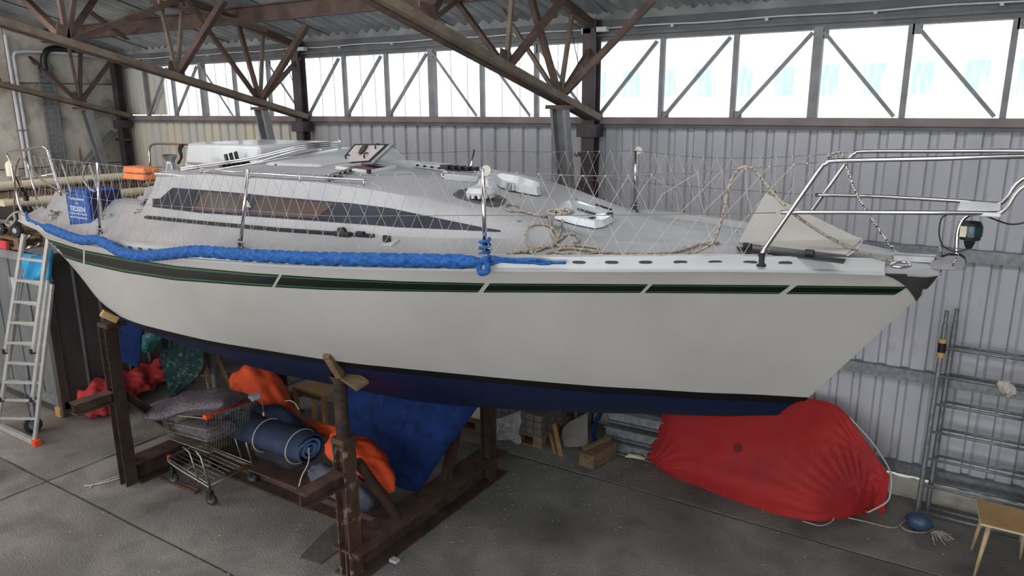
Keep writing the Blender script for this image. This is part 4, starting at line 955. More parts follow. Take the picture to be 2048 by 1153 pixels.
part('strut', MB().ibeam((-7.24, 3.86, .98), (-7.24, 4.5, .26), .1, .1), TIMB2, cr_)
for x, h in ((-4.05, 1.72), (-7.24, 1.5)):
    part('post', MB().ibeam((x, 5.85, 0), (x, 5.85, h), .12, .12, .012, .01, up=(1, 0, 0)), TIMB2, cr_)
    part('strut', MB().beam((x-.02, 5.62, h-.3), (x-.08, 5.2, .26), .08, .08), TIMB2, cr_)
part('timber_pad', MB().beam((-4.05, 5.78, 1.72), (-4.05, 5.9, 1.84), .2, .05), WOOD, cr_)
solo('plank', MB().box(-7.05, -6.45, 4.02, 4.06, 0, .03).box(-7.05, -6.45, 4.06, 4.075, 0, .045), TIMB, 'narrow brown plank on the floor beside the aft cradle post', 'plank')
# ================================================================ shopping cart
ct = thing('shopping_cart', 'wire shopping cart with orange-red handle under the boat, loaded with a wrapped cushion', 'shopping cart', (-6.48, 4.25, 0))
def caster(x, y):
    w = part('caster', MB().tube(cr([(x, y, .19), (x, y, .15), (x+.01, y, .13)]), .014, 8), DSTEEL, ct, True)
    part('wheel', MB().lathe([(.02, -.016), (.055, -.016), (.062, -.01), (.062, .01), (.055, .016), (.02, .016)], (x+.015, y, .062), (.25, -1, 0), 22), DARKR, w, 40)
    part('hub', MB().lathe([(.035, -.018), (.035, .018)], (x+.015, y, .062), (.25, -1, 0), 16), SLATE, w)
    part('fork', MB().hexa(boxr(x-.02, x+.04, y-.025, y-.019, .06, .15)), DSTEEL, w); part('fork', MB().hexa(boxr(x-.02, x+.04, y+.019, y+.025, .06, .15)), DSTEEL, w)
for x, y in ((-6.14, 3.99), (-6.85, 4.05), (-6.16, 4.50), (-6.83, 4.45)): caster(x, y)
yn, yf, yn2, yf2 = 3.99, 4.51, 4.06, 4.44
part('base_frame', MB().tube(cr([(-6.14, yn, .19), (-6.85, yn2-.02, .24), (-6.95, 4.15, .25), (-6.95, 4.35, .25), (-6.85, yf2+.02, .24), (-6.14, yf, .19)], 5), .011, 8), WIREC, ct, True)
part('base_frame', MB().tube([(-6.14, yn, .225), (-6.86, yn2-.02, .275)], .007, 6), WIREC, ct, True); part('base_frame', MB().tube([(-6.14, yf, .225), (-6.86, yf2+.02, .275)], .007, 6), WIREC, ct, True)
part('base_frame', MB().tube([(-6.14, yn, .2), (-6.14, yf, .2)], .009, 8), WIREC, ct, True)
tm = MB()
for i in range(8): y = 4.04+i*.06; tm.tube([(-6.2, y, .215), (-6.9, y*.9+.42, .262)], .004, 5)
for x in (-6.35, -6.6): tm.tube([(x, 4.02, .225), (x, 4.49, .225)], .005, 5)
part('lower_rack', tm, WIREC, ct, True)
part('bumper', MB().lathe([(.02, -.02), (.02, .02)], (-6.96, 4.1, .25), n=12), REDPL, ct, 40)
for y in (yn, yf):
    part('leg', MB().tube([(-6.13, y, .2), (-6.22, y, .5), (-6.3, y, .545)], .011, 8), WIREC, ct, True)
    part('leg', MB().tube([(-6.3, y, .22), (-6.40, y, .5), (-6.5, y, .53)], .009, 8), WIREC, ct, True)
# basket
def bk(u, v, w):     # u front 0..rear 1, v near 0..far 1, w bottom 0..top 1
    x = (-6.92-.04*w)*(1-u)+(-6.12+.08*w)*u; zb = .49*(1-u)+.55*u; z1 = .76*(1-u)+.95*u
    y0 = (4.08-.02*w)*(1-u)+(4.02-.04*w)*u; y1 = (4.42+.02*w)*(1-u)+(4.48+.04*w)*u
    return V((x, y0*(1-v)+y1*v, zb*(1-w)+z1*w))
wm = MB(); r = .0022
for i in range(31): u = i/30; wm.tube([bk(u, 0, 0), bk(u, 0, 1)], r, 4, cap=False); wm.tube([bk(u, 1, 0), bk(u, 1, 1)], r, 4, cap=False); wm.tube([bk(u, 0, 0), bk(u, 1, 0)], r, 4, cap=False)
for i in range(17): v = i/16; wm.tube([bk(0, v, 0), bk(0, v, 1)], r, 4, cap=False); wm.tube([bk(1, v, 0), bk(1, v, 1)], r, 4, cap=False)
part('basket_mesh', wm, WIREC, ct, True, kind='stuff')
rm_ = MB()
for w_, r in ((0, .004), (.33, .003), (.66, .003), (1, .0055)): rm_.tube([bk(0, 0, w_), bk(1, 0, w_), bk(1, 1, w_), bk(0, 1, w_)], r, 6, closed=True)
part('basket_rim', rm_, WIREC, ct, True)
ha, hb_ = P(414, 834, Y=3.98), P(520, 790, Y=4.52); hb_ = V((ha.x+.02, 4.53, ha.z+.005))
part('handle', MB().tube([ha, hb_], .017, 10), mat('dark_red_handle', '7a2418', '9c3420', 9, .5), ct, True)
part('handle_end', MB().box(ha.x-.03, ha.x+.03, ha.y-.03, ha.y+.04, ha.z-.022, ha.z+.022), REDPL, ct, bevel=.008)
lk = part('coin_lock', MB().box(hb_.x-.03, hb_.x+.04, hb_.y-.07, hb_.y+.04, hb_.z-.01, hb_.z+.045), PIPEW, ct, bevel=.01)
part('lock_chain', MB().tube(cr([hb_+V((.04, .04, 0)), hb_+V((.05, .04, -.08)), hb_+V((.05, .04, -.15))]), .004, 6), WIREC, lk, True); q = hb_+V((.05, .04, -.17)); part('lock_key', MB().box(q.x-.008, q.x+.008, q.y-.006, q.y+.006, q.z-.03, q.z+.01), WHITE, lk)
for s in (0, 1): part('handle_arm', MB().tube([bk(1, s, .9), (ha if s == 0 else hb_)+V((0, 0, -.01))], .006, 6), WIREC, ct, True)
# cushions in and on the cart
def slab_cloth(cols, th, name, mt, label, cat, amp=.012, fr=7, nu=34, nv=18, group=None):
    """cushion between four edge curves; cols = list of (near point, far point) along its length"""
    ns = cr([a for a, b in cols], 6); fs = cr([b for a, b in cols], 6); N = len(ns); up, lo = [], []
    for i in range(N):
        a, b = ns[i], fs[i]; t = (ns[min(i+1, N-1)]-ns[max(i-1, 0)]+fs[min(i+1, N-1)]-fs[max(i-1, 0)]); n = t.cross(b-a)
        n = n.normalized() if n.length > 1e-8 else V((0, 0, 1)); n = n if n.z > 0 else -n; ru, rl = [], []
        for j in range(nv+1):
            v = j/nv; e = (1-abs(2*v-1)**3.2)*(1-abs(2*i/(N-1)-1)**4.5); e = max(e, 0)**.5; p = a.lerp(b, v)
            w = amp*hn(p.x*fr, p.y*fr, p.z*fr)
            ru.append(p+n*(th*.5*e+w*e)); rl.append(p-n*(th*.5*e-w*.5*e))
        up.append(ru); lo.append(rl)
    mb = MB(); mb.grid(up); mb.grid(lo); mb.grid([[r[0] for r in up], [r[0] for r in lo]]); mb.grid([[r[-1] for r in up], [r[-1] for r in lo]]); mb.grid([up[0], lo[0]]); mb.grid([up[-1], lo[-1]])
    return solo(name, mb, mt, label, cat, group, True)
slab_cloth([(P(281, 838, Y=3.98), P(300, 812, Y=4.42)), (P(320, 838, Y=3.98), P(345, 800, Y=4.44)), (P(372, 822, Y=4.0), P(395, 786, Y=4.48)), (P(425, 818, Y=4.02), P(455, 782, Y=4.5)), (P(446, 812, Y=4.04), P(500, 792, Y=4.5))], .13, 'wrapped_cushion', BUBBLE, 'grey cushion in bubble wrap draped over the top of the shopping cart', 'cushion', .02, 6)
slab_cloth([((-6.86, 4.12, .6), (-6.86, 4.4, .6)), ((-6.6, 4.1, .62), (-6.6, 4.42, .62)), ((-6.35, 4.08, .64), (-6.35, 4.44, .64)), ((-6.18, 4.08, .66), (-6.18, 4.44, .66))], .17, 'wrapped_cushion', BUBBLE, 'grey wrapped cushion lying inside the shopping cart basket', 'cushion', .012, 9)
# ================================================================ bags and rolls on the cradle beam
def blob(path, name, mt, label, cat, amp=.02, fr=6, n=26, k=7, flat=1.0, group=None, tail=True, fold=0):
    pts = cr([p for p, r in path], k); R = []; m_ = len(path)
    for i in range(len(pts)): t = i/k; j = min(int(t), m_-2); f = t-j; f = f*f*(3-2*f); R.append(path[j][1]*(1-f)+path[j+1][1]*f)
    mb = MB(); rows_ = []; a = None
    for i, p in enumerate(pts):
        t = (pts[min(i+1, len(pts)-1)]-pts[max(i-1, 0)]).normalized()
        if a is None: a = t.cross(V((0, 0, 1))).normalized()
        a = (a-t*a.dot(t)).normalized(); b = t.cross(a); row = []
        for q in range(n):
            w = 2*math.pi*q/n; d = a*math.cos(w)+b*math.sin(w); rr = R[i]*(1+amp/max(R[i], .03)*hn(p.x*fr+d.x*2, p.y*fr+d.y*2, p.z*fr+d.z*2)+fold*math.sin(w*5+i*.35)*math.sin(w*3+1))
            v = p+d*rr; row.append(V((v.x, v.y, max(p.z+(v.z-p.z)*flat, .006))))
        rows_.append(row)
    mb.grid(rows_, cu=True); mb.add(rows_[0], [tuple(range(n))]); mb.add(rows_[-1], [tuple(range(n))])
    return solo(name, mb, mt, label, cat, group, True)
def spiral_roll(c, length, R, turns, name, label, parent=None, th=.016):
    t = thing(name, label, 'rolled tarpaulin', (c[0]-length/2, c[1], max(c[2]-R, 0)))
    N = int(turns*26); o, i_ = [], []
    for k in range(N+1):
        a = 2*math.pi*turns*k/N; r = .02+(R-.02)*k/N; r2 = r-th; w = 1+.05*math.sin(a*2+1)+.03*hn(a, r*20)
        o.append((math.cos(a)*r*w*1.12, math.sin(a)*r*w*.95)); i_.append((math.cos(a)*r2*w*1.12, math.sin(a)*r2*w*.95))
    def row(pl, x): return [V((x, c[1]+y, c[2]+z)) for y, z in pl]
    k0 = int(N*(1-1/turns))
    for nm, s, e, mt in (('outer_layer', k0, N, NAVY), ('inner_layers', 0, k0, LBLUE)):
        mb = MB(); O, I = o[s:e+1], i_[s:e+1]; xs_ = [c[0]-length+length*j/12 for j in range(13)]
        mb.grid([[V((x+.008*hn(x*9, y*30, z*30), c[1]+y*(1+.03*hn(x*5, z*9)), c[2]+z*(1+.04*hn(x*6, y*9)))) for y, z in O] for x in xs_]); mb.grid([row(I, x) for x in xs_])
        mb.grid([row(O, xs_[-1]), row(I, xs_[-1])]); mb.grid([row(O, xs_[0]), row(I, xs_[0])]); part(nm, mb, mt, t, True)
    TAPE = NETM
    for x in (c[0]-.14, c[0]-.62):
        rg = [V((x, c[1]+math.cos(q)*R*1.17, c[2]+math.sin(q)*R*1.0)) for q in [2*math.pi*j/24 for j in range(24)]]; part('tie_strap', MB().tube(rg, .0055, 6, closed=True), TAPE, t, True)
    part('tie_strap', MB().tube(cr([(c[0]+.01, c[1]-.03, c[2]+.04), (c[0]+.03, c[1]-.07, c[2]-.1), (c[0]+.03, c[1]-.16, c[2]-.2), (c[0]+.02, c[1]-.2, max(c[2]-.3, .03))]), .0065, 6), TAPE, t, True)
    return t
q = P(622, 900, Y=4.55); spiral_roll((q.x, 4.55, q.z), 1.15, .17, 3.4, 'rolled_tarpaulin', 'blue tarpaulin roll with light blue spiral end, tied with white tape')
blob([(P(520, 825, Y=4.85), .06), (P(540, 840, Y=4.8), .17), (P(575, 868, Y=4.75), .2), (P(605, 880, Y=4.78), .17), (P(640, 890, Y=4.8), .05)], 'folded_cover', NAVY, 'dark navy folded cover lying behind the shopping cart, left of the spiral roll', 'boat cover', .03, 7, fold=.04)
blob([(P(500, 815, Y=5.15), .05), (P(470, 810, Y=5.2), .13), (P(505, 835, Y=5.0), .18), (P(520, 850, Y=4.95), .12)], 'folded_cover', SLATE, 'slate blue cloth bundle partly hidden behind the cart handle', 'boat cover', .03, 6)
blob([(P(505, 882, Y=4.62), .05), (P(535, 895, Y=4.6), .12), (P(585, 915, Y=4.58), .12), (P(610, 925, Y=4.58), .04)], 'folded_cover', mat('black_cloth', '14161c', '22252d', 6, .9, bump=.3), 'black cloth bundle on the cradle beam under the blue roll', 'boat cover', .02, 8)
def ties(par, pts): return solo('tie_tape', MB().tube(cr(pts), .006, 5), NETM, par, 'tape', None, True)
blob([(P(468, 778, Y=5.3), .04), (P(482, 765, Y=5.3), .13), (P(510, 762, Y=5.25), .19), (P(545, 790, Y=5.15), .17), (P(572, 828, Y=5.05), .12), (P(595, 852, Y=5.0), .09), (P(640, 860, Y=4.95), .06), (P(700, 866, Y=4.9), .05)], 'sail_bag', ORANGE, 'orange sail bag slumped between the cart and the wooden stool', 'sail bag', .03, 7, fold=.07, n=40)
blob([(P(676, 868, Y=4.45), .06), (P(688, 895, Y=4.4), .16), (P(715, 912, Y=4.42), .16), (P(745, 935, Y=4.45), .15), (P(768, 955, Y=4.46), .11), (P(782, 985, Y=4.46), .04)], 'sail_bag', ORANGE, 'orange sail bag end behind the near cradle post, against the keel', 'sail bag', .03, 8, fold=.08, n=40)
ties('white tie tape hanging from the upper orange sail bag', [P(570, 803, Y=4.9), P(582, 802, Y=4.88), P(592, 810, Y=4.88), P(598, 820, Y=4.88)])
blob([(P(625, 945, Y=4.45), .05), (P(655, 955, Y=4.35), .12), (P(690, 975, Y=4.25), .14), (P(725, 1000, Y=4.2), .11), (P(742, 1012, Y=4.2), .04)], 'cloth_bundle', SLATE, 'grey-blue cloth hanging over the beam behind the near cradle post', 'cloth', .02, 6, fold=.05)
part_ = solo('buckle', MB().box(-3.96, -3.88, 4.18, 4.24, .02, .05), WHITE, 'white plastic buckle on the floor beside the grey-blue cloth', 'buckle', bevel=.006)
# ================================================================ things behind and under the hull
pr = thing('steel_prop', 'grey tubular steel prop standing under the stern', 'prop', (-8.6, 5.85, 0))
part('outer_tube', MB().tube([(-8.6, 5.85, 0), (-8.6, 5.85, 1.25)], .05, 14), GALV2, pr, 50); part('inner_tube', MB().tube([(-8.6, 5.85, 1.2), (-8.6, 5.85, 1.78)], .032, 12), WOOD, pr, 50)
part('collar', MB().lathe([(.05, 0), (.08, .02), (.08, .05), (.05, .07)], (-8.6, 5.85, 1.18), n=14), GALV2, pr, 40); part('rope_end', MB().tube(cr([(-8.53, 5.83, 1.2), (-8.45, 5.8, 1.1), (-8.48, 5.8, .85)]), .01, 6), SLATE, pr, True)
# patterned cloth over a wooden trestle
tz = thing('wooden_trestle', 'brown wooden trestle under the patterned cloth', 'trestle', (-8.75, 5.7, 0))
for a, b in (((-9.25, 5.6, 0), (-8.95, 5.65, 1.2)), ((-8.3, 5.6, 0), (-8.6, 5.65, 1.2)), ((-9.25, 5.95, 0), (-8.95, 5.7, 1.2)), ((-8.3, 5.95, 0), (-8.6, 5.7, 1.2))): part('leg', MB().beam(a, b, .05, .05), WOOD, tz)
part('top_rail', MB().beam((-9.2, 5.67, 1.2), (-8.4, 5.67, 1.2), .08, .05), WOOD, tz); part('cross_rail', MB().beam((-9.1, 5.6, .4), (-8.4, 5.6, .4), .05, .03), WOOD, tz)
def drape(rows_px, Y, name, mt, label, cat, nu=26, nv=30, amp=.04):
    L_ = cr([P(x0, y, Y=Y) for y, x0, x1, y1 in rows_px], 6); R_ = cr([P(x1, y1, Y=Y) for y, x0, x1, y1 in rows_px], 6); f, g = [], []
    for i in range(len(L_)):
        a, b = [], []
        for j in range(nu+1):
            v = j/nu; p = L_[i].lerp(R_[i], v); d = amp*(math.sin(v*15+i*.05)+.5*math.sin(v*31+i*.11+1))*(.4+.6*i/len(L_))
            a.append(p+V((0, d, 0))); b.append(p+V((0, d+.008, 0)))
        f.append(a); g.append(b)
    mb = MB(); mb.grid(f); mb.grid(g); mb.grid([[r[0] for r in f], [r[0] for r in g]]); mb.grid([[r[-1] for r in f], [r[-1] for r in g]]); mb.grid([f[0], g[0]]); mb.grid([f[-1], g[-1]])
    return solo(name, mb, mt, label, cat, None, True)
drape([(676, 325, 400, 700), (695, 322, 404, 712), (720, 316, 404, 735), (745, 322, 392, 755), (768, 330, 375, 772), (786, 338, 356, 788), (794, 344, 350, 795)], 5.5, 'patterned_cloth', TEAL, 'dark teal cloth with pale flowers hanging under the stern', 'cloth')
blob([(P(322, 668, Y=5.3), .04), (P(305, 676, Y=5.3), .1), (P(296, 690, Y=5.3), .1), (P(298, 704, Y=5.3), .04)], 'cloth_bundle', TEALL, 'bright teal knot of cloth at the top of the patterned drape', 'cloth', .02, 9, fold=.08)
# stool
stl = thing('wooden_stool', 'old wooden stool standing behind the keel and the orange bag', 'stool', (-6.7, 5.85, 0))
a0, a1 = P(590, 768, Y=5.75), P(655, 784, Y=5.75)
part('seat', MB().box(a0.x, a1.x, 5.7, 6.05, .5, .535), WOODP, stl, bevel=.006)
part('apron', MB().box(a0.x+.03, a1.x-.03, 5.72, 5.74, .44, .5), WOOD, stl)
for x in (a0.x+.03, a1.x-.05):
    for y in (5.73, 6.0): part('leg', MB().beam((x, y, 0), (x, y, .5), .045, .045), WOODP, stl)
# pallets, bricks and boards by the wall
def pallet(x0, y0, w, d, z, label, par=None):
    t = thing('pallet', label, 'pallet', (x0+w/2, y0+d/2, z))
    for i in range(5): part('slat', MB().box(x0, x0+w, y0+i*(d-.1)/4, y0+i*(d-.1)/4+.1, z+.12, z+.142), WOOD, t, bevel=.003)
    for i in range(3):
        for j in range(3): part('block', MB().box(x0+i*(w-.12)/2, x0+i*(w-.12)/2+.12, y0+j*(d-.1)/2, y0+j*(d-.1)/2+.1, z+.02, z+.12), WOOD, t, bevel=.003)
    for i in range(3): part('runner', MB().box(x0, x0+w, y0+i*(d-.1)/2, y0+i*(d-.1)/2+.1, z, z+.02), WOOD, t)
    return t
pallet(-5.75, 6.75, 1.0, .8, 0, 'wooden pallet on the floor carrying cracked white slabs, right of the keel')
SLW = mat('cracked_white_board', 'b2aeac', 'c4c0be', 5, .8, c3='55504c', s3=12, t3=.64)
for i in range(3):
    solo('white_slab', MB().box(-5.7+i*.3, -5.42+i*.3, 6.8, 7.5, .15, .33+.02*i), SLW, ['cracked white slab at the left end of the pallet behind the keel', 'cracked white slab in the middle of the pallet behind the keel', 'cracked white slab at the right end of the pallet behind the keel'][i], 'slab', bevel=.01)
pallet(-4.65, 6.78, .7, .7, 0, 'dark wooden pallet under the plastic-wrapped bricks', None)
bt2 = thing('brick_stack', 'stack of grey bricks partly under clear plastic wrap near the wall', 'bricks', (-4.3, 7.0, .142))
BRK = mat('grey_concrete_brick', '4a4745', '605c58', 7, .85)
for k in range(3):
    for i in range(6):
        for j in range(3): part('brick', MB().box(-4.62+i*.11, -4.52+i*.11, 6.8+j*.2, 6.99+j*.2, .143+k*.085, .222+k*.085), BRK, bt2)
WRAP = mat('clear_plastic_wrap', 'b8babd', 'd8dadc', 12, .12, 0, bump=.9, bscale=14, alpha=.34)
mb = MB(); f = []
for i in range(15):
    u = i/14; r_ = []
    for j in range(13):
        v = j/12; x = -4.72+.5*u; yy_ = 6.76-.12*(1-u)*(1-v); z = .42*(1-v)*(0.35+.65*u)+.012; r_.append(V((x+.02*hn(u*9, v*8), yy_-.06*hn(u*6, v*7)-.03*v, z)))
    f.append(r_)
mb.grid(f); mb.grid([[p+V((0, .004, 0)) for p in r_] for r_ in f]); mb.grid([f[0], [p+V((0, .004, 0)) for p in f[0]]]); mb.grid([f[-1], [p+V((0, .004, 0)) for p in f[-1]]])
solo('plastic_wrap', mb, WRAP, 'crumpled clear plastic sheet trailing from the brick stack to the floor', 'plastic sheet', None, True)
for i in range(3):
    a, b = P(1122-i*5, 912-i*2, Z=.01), P(1103-i*6, 826, Y=7.25+.02*i)
    solo('board', MB().beam(a, b, .014, .05, up=(0, 1, 0)), WOODP if i != 1 else WOOD, ['front brown board leaning against the wall, beside the grey plate', 'middle brown board of the three leaning beside the grey plate', 'rear brown board of the three leaning beside the grey plate'][i], 'board', 'boards leaning by the wall')
pg = [P(1128, 914, Y=6.95), P(1175, 893, Y=7.0), P(1175, 826, Y=7.3), P(1160, 834, Y=7.28), P(1140, 844, Y=7.2), P(1126, 856, Y=7.15), P(1123, 875, Y=7.05)]
pg = [V((p.x, p.y, max(p.z, .005))) for p in pg]
solo('metal_plate', MB().plate(pg, (0, .012, 0)), mat('grey_worn_plate', '6f6d69', '8a8680', 4, .6, c3='5a5754', s3=8, t3=.6), 'grey plate with a rounded corner leaning near the wall between boards and block', 'plate')
wbk = thing('timber_block', 'short pale timber block with a loose offcut, left of the red tarp', 'block', (-3.3, 6.85, 0))
part('block', MB().hexa([(-3.42, 6.66, 0), (-3.22, 6.63, 0), (-3.12, 7.0, .03), (-3.3, 7.05, .03), (-3.4, 6.66, .16), (-3.22, 6.63, .16), (-3.12, 7.0, .2), (-3.29, 7.05, .2)]), WOOD, wbk, False, .01)
part('offcut', MB().beam((-3.38, 6.72, .17), (-3.22, 7.05, .22), .05, .05), WOOD, wbk, bevel=.006)
# steel trestle beams
for i, (z, y, lab) in enumerate(((.08, 7.15, 'lowest galvanised beam on the floor left of the red tarp'), (.22, 7.22, 'middle galvanised beam of the pile left of the red tarp'), (.38, 7.3, 'top galvanised beam of the pile left of the red tarp'))):
    solo('steel_beam', MB().ibeam((-3.35, y, z), (-1.9, y+.05, z), .12, .13, .012, .01), GALV2, lab, 'beam', 'galvanised beams by the red tarp')
solo('blue_strap', MB().tube(cr([(-3.42, 7.1, .06), (-3.5, 7.2, .2), (-3.44, 7.3, .42), (-3.38, 7.35, .52)]), .028, 8), BLUEP, 'blue lashing at the left end of the galvanised beams', 'strap', None, True)
blob([(P(1250, 914, Z=.03), .012), (P(1262, 912, Z=.04), .035), (P(1275, 914, Z=.04), .04), (P(1290, 918, Z=.03), .015)], 'work_glove', CREAM, 'pale work glove on the floor at the left tip of the red tarp', 'glove', .01, 20, n=12, flat=.6)
# ================================================================ red tarpaulin over the dinghy
rt = thing('covered_dinghy', 'dinghy tipped against the wall under a red tarpaulin', 'dinghy', (-1.6, 6.9, 0))
TF = 11
bot = cr([P(1297, 920, Z=.03), P(1330, 948, Z=.02), P(1400, 977, Z=.02), P(1480, 1007, Z=.02), P(1560, 1032, Z=.02), P(1640, 1045, Z=.02), P(1710, 1034, Z=.02), P(1755, 1018, Z=.03), P(1774, 1000, Z=.1)], TF)
topc = cr([P(1293, 910, Y=7.2), P(1312, 868, Y=7.35), P(1340, 800, Y=7.5), P(1420, 770, Y=7.55), P(1520, 775, Y=7.58), P(1600, 795, Y=7.58), P(1655, 805, Y=7.55), P(1695, 832, Y=7.5), P(1779, 952, Y=7.3)], TF)
NN = len(bot); rowsf = []
for i in range(NN):
    a, b = bot[i], topc[i]; r_ = []; u = i/(NN-1)
    for j in range(45):
        v = j/44; p = a.lerp(b, v); bul = math.sin(math.pi*min(v*1.0, 1))**.75*.17*math.sin(math.pi*u)**.45
        low = math.exp(-((v-.2)/.07)**2)*.025
        gx = 0
        for (gu, gv, k_, am) in ((.80, .03, 34, .016), (.02, .25, 24, .007*min(1, u*12)), (.97, .5, 26, .010)):
            du, dv = u-gu, (v-gv)*.5; dist = math.hypot(du, dv); gx += am*math.sin(math.atan2(dv, du)*k_)*math.exp(-((dist-.14)/.13)**2)*min(1, (1-v)*5)
        tuck = -.05*math.exp(-(v/.08)**2)
        nrm = V((0, -1, .45)).normalized(); r_.append(p+nrm*(bul+gx+low+tuck+.008*hn(u*8, v*6)))
    rowsf.append(r_)
mb = MB(); mb.grid(rowsf)
back = [[V((r_[0].x, r_[0].y, .004)), V((r_[-1].x, max(r_[-1].y, 7.3), .004))] for r_ in rowsf]
mb.grid([[r_[0] for r_ in rowsf], [b[0] for b in back]]); mb.grid([[b[0] for b in back], [b[1] for b in back]]); mb.grid([[r_[-1] for r_ in rowsf], [b[1] for b in back]])
part('red_tarpaulin', mb, REDT, rt, True)
bd = [p+V((.012, -.01, 0)) for p in (topc[-16:])] + [P(1783, 958, Y=7.15), P(1782, 990, Y=7.05), P(1775, 1008, Y=6.98), P(1745, 1026, Y=6.95)]
part('rubbing_strake', MB().tube(cr([P(1700, 836, Y=7.5), P(1740, 880, Y=7.42), P(1768, 920, Y=7.3), P(1782, 950, Y=7.2), P(1781, 985, Y=7.1), P(1772, 1006, Y=7.05), P(1735, 1026, Y=7.0)], 6), .008, 8), WHITE, rt, True)
c = rowsf[int(NN*.42)][20]+V((0, -.004, .002)); part('patch', MB().lathe([(.045, -.003), (.045, .003)], c, (.03, -1, .5), 18), mat('dark_red_patch', '5e1517', '701c1e', 20, .8), rt, label='round dark spot')
q = rowsf[int(NN*.8)][1]; part('tarp_tie', MB().lathe([(.02, -.02), (.012, 0), (.022, .02)], q+V((0, -.02, 0)), n=10), REDT, rt, True)
part('tarp_cord', MB().tube(cr([P(1605, 1043, Z=.01), P(1640, 1052, Z=.01), P(1662, 1045, Z=.02), P(1668, 1036, Z=.04)]), .005, 5), NETM, rt, True)
# ================================================================ scaffold frames
def scaff(dx, dy, lab, n=7):
    t = thing('scaffold_frame', lab, 'scaffold frame', (.23+dx, 7.55+dy, 0), 'scaffold frames against the wall')
    lb, lt = V((-.18+dx, 7.46+dy, 0)), V((-.17+dx, 7.60+dy, 1.88)); w = .83
    for s in (0, w): part('upright', MB().tube([lb+V((s, 0, 0)), lt+V((s, 0, 0))], .024, 12), GALV2, t, 50)
    for s in (0, w): part('spigot', MB().tube([lt+V((s, 0, -.02)), lt+V((s, .005, .13))], .018, 10), GALV2, t, 50)
    for i in range(n):
        v = (.05+i*.268)/1.88; a = lb.lerp(lt, v); part('rung', MB().tube([a, a+V((w, 0, 0))], .014, 8), GALV2, t, True)
    return t
s1 = scaff(0, 0, 'front galvanised scaffold frame of the two against the wall at the right edge'); scaff(.075, .12, 'rear galvanised scaffold frame of the two, just behind the front one')
q = V((-.17, 7.585, 1.66))
part('tape', MB().lathe([(.034, -.09), (.036, -.04)], q, n=14), WOODP, s1, 40); part('tape', MB().lathe([(.035, -.04), (.035, .05)], q, n=14), BLACK, s1, 40); part('tape', MB().lathe([(.034, .05), (.036, .09)], q, n=14), WOODP, s1, 40)
q = P(2010, 775, Y=7.46); blob([(q+V((-.06, 0, .03)), .02), (q, .06), (q+V((.05, 0, -.02)), .045), (q+V((.03, 0, -.08)), .015)], 'crumpled_paper', mat('crumpled_white_paper', 'b9b2a6', 'd6cfc4', 14, .9, bump=.6), 'crumpled white rag caught on the scaffold rungs', 'rag', .02, 25, n=14, fold=.12)
# ================================================================ low table at the right edge
tb = thing('low_table', 'low table with tan top and splayed pale legs at the bottom right corner', 'table', (.75, 6.85, 0))
part('table_top', MB().plate([(.25, 7.06, .5), (.30, 6.64, .5), (1.25, 6.64, .5), (1.3, 7.06, .5)], (0, 0, -.02)), WOODP, tb, bevel=.002)
part('edge_band', MB().plate([(.245, 7.065, .497), (.295, 6.635, .497), (1.255, 6.635, .497), (1.305, 7.065, .497)], (0, 0, -.014)), CREAM, tb)
for (x, y, ex, ey) in ((.36, 6.7, .31, 6.85-.0), (.33, 7.0, .28, 7.2-.12), (1.19, 6.7, 1.24, 6.66), (.62, 7.02, .64, 7.14)):
    part('leg', MB().tube([(x, y, .48), (ex if x != .36 else .31, ey if x != .36 else 6.66, 0)], [.022, .011], 12), WOODL, tb, True)
# fender, rope tuft
fd = thing('fender', 'blue-grey boat fender on the floor at the foot of the scaffold frames', 'fender', P(1838, 1050, Z=0)); q = P(1838, 1044, Z=.085)
part('body', MB().lathe([(.012, -.12), (.03, -.105), (.065, -.08), (.084, -.03), (.084, .03), (.065, .08), (.03, .105), (.012, .12)], q, (1, -.25, 0), 18), mat('blue_grey_vinyl', '2c3f5c', '3b506e', 6, .4), fd, 60)
fr2 = MB(); rr = random.Random(5)
for i in range(16):
    a = rr.uniform(-1.3, .5); l = rr.uniform(.08, .2); p = q+V((.10, -.04, -.06)); e_ = p+V((l*math.cos(a), l*math.sin(a), -.03)); e_.z = .01
    fr2.tube(cr([p, p.lerp(e_, .5)+V((0, 0, .03)), e_], 4), .003, 4)
part('frayed_line', fr2, NETM, fd, True)
solo('floor_rope', MB().tube(cr([P(1695, 1036, Z=.012), P(1735, 1045, Z=.012), P(1780, 1056, Z=.012), P(1800, 1052, Z=.012), P(1812, 1040, Z=.02), P(1800, 1050, Z=.02), P(1815, 1062, Z=.012), P(1845, 1066, Z=.012), P(1870, 1058, Z=.012)], 6), .008, 6), ROPEM, 'thin grey rope on the floor from the red tarp to the fender', 'rope', None, True)
solo('white_cord', MB().tube(cr([P(168, 973, Z=.01), P(190, 970, Z=.01), P(215, 964, Z=.01), P(235, 958, Z=.01), P(250, 952, Z=.01)], 4), .007, 6), NETM, 'short white cord on the floor left of the aft cradle post', 'cord', None, True)
solo('white_cord', MB().tube(cr([P(180, 977, Z=.008), P(188, 970, Z=.01), P(240, 952, Z=.01), P(248, 948, Z=.01)], 4), .006, 6), NETM, 'second white cord crossing the first on the floor at left', 'cord', None, True)
cp = [P(x, y, Z=0) for x, y in ((598, 1118), (640, 1131), (692, 1092), (692, 1038), (664, 1052), (645, 1068))]
solo('concrete_patch', MB().plate([(p.x, p.y, .010) for p in cp], (0, 0, -.009)), mat('grey_patch', '4e4e4c', '5f5f5c', 5, .8, bump=.2), 'raised grey concrete patch in the floor left of the near cradle post', 'floor patch', bevel=.003)
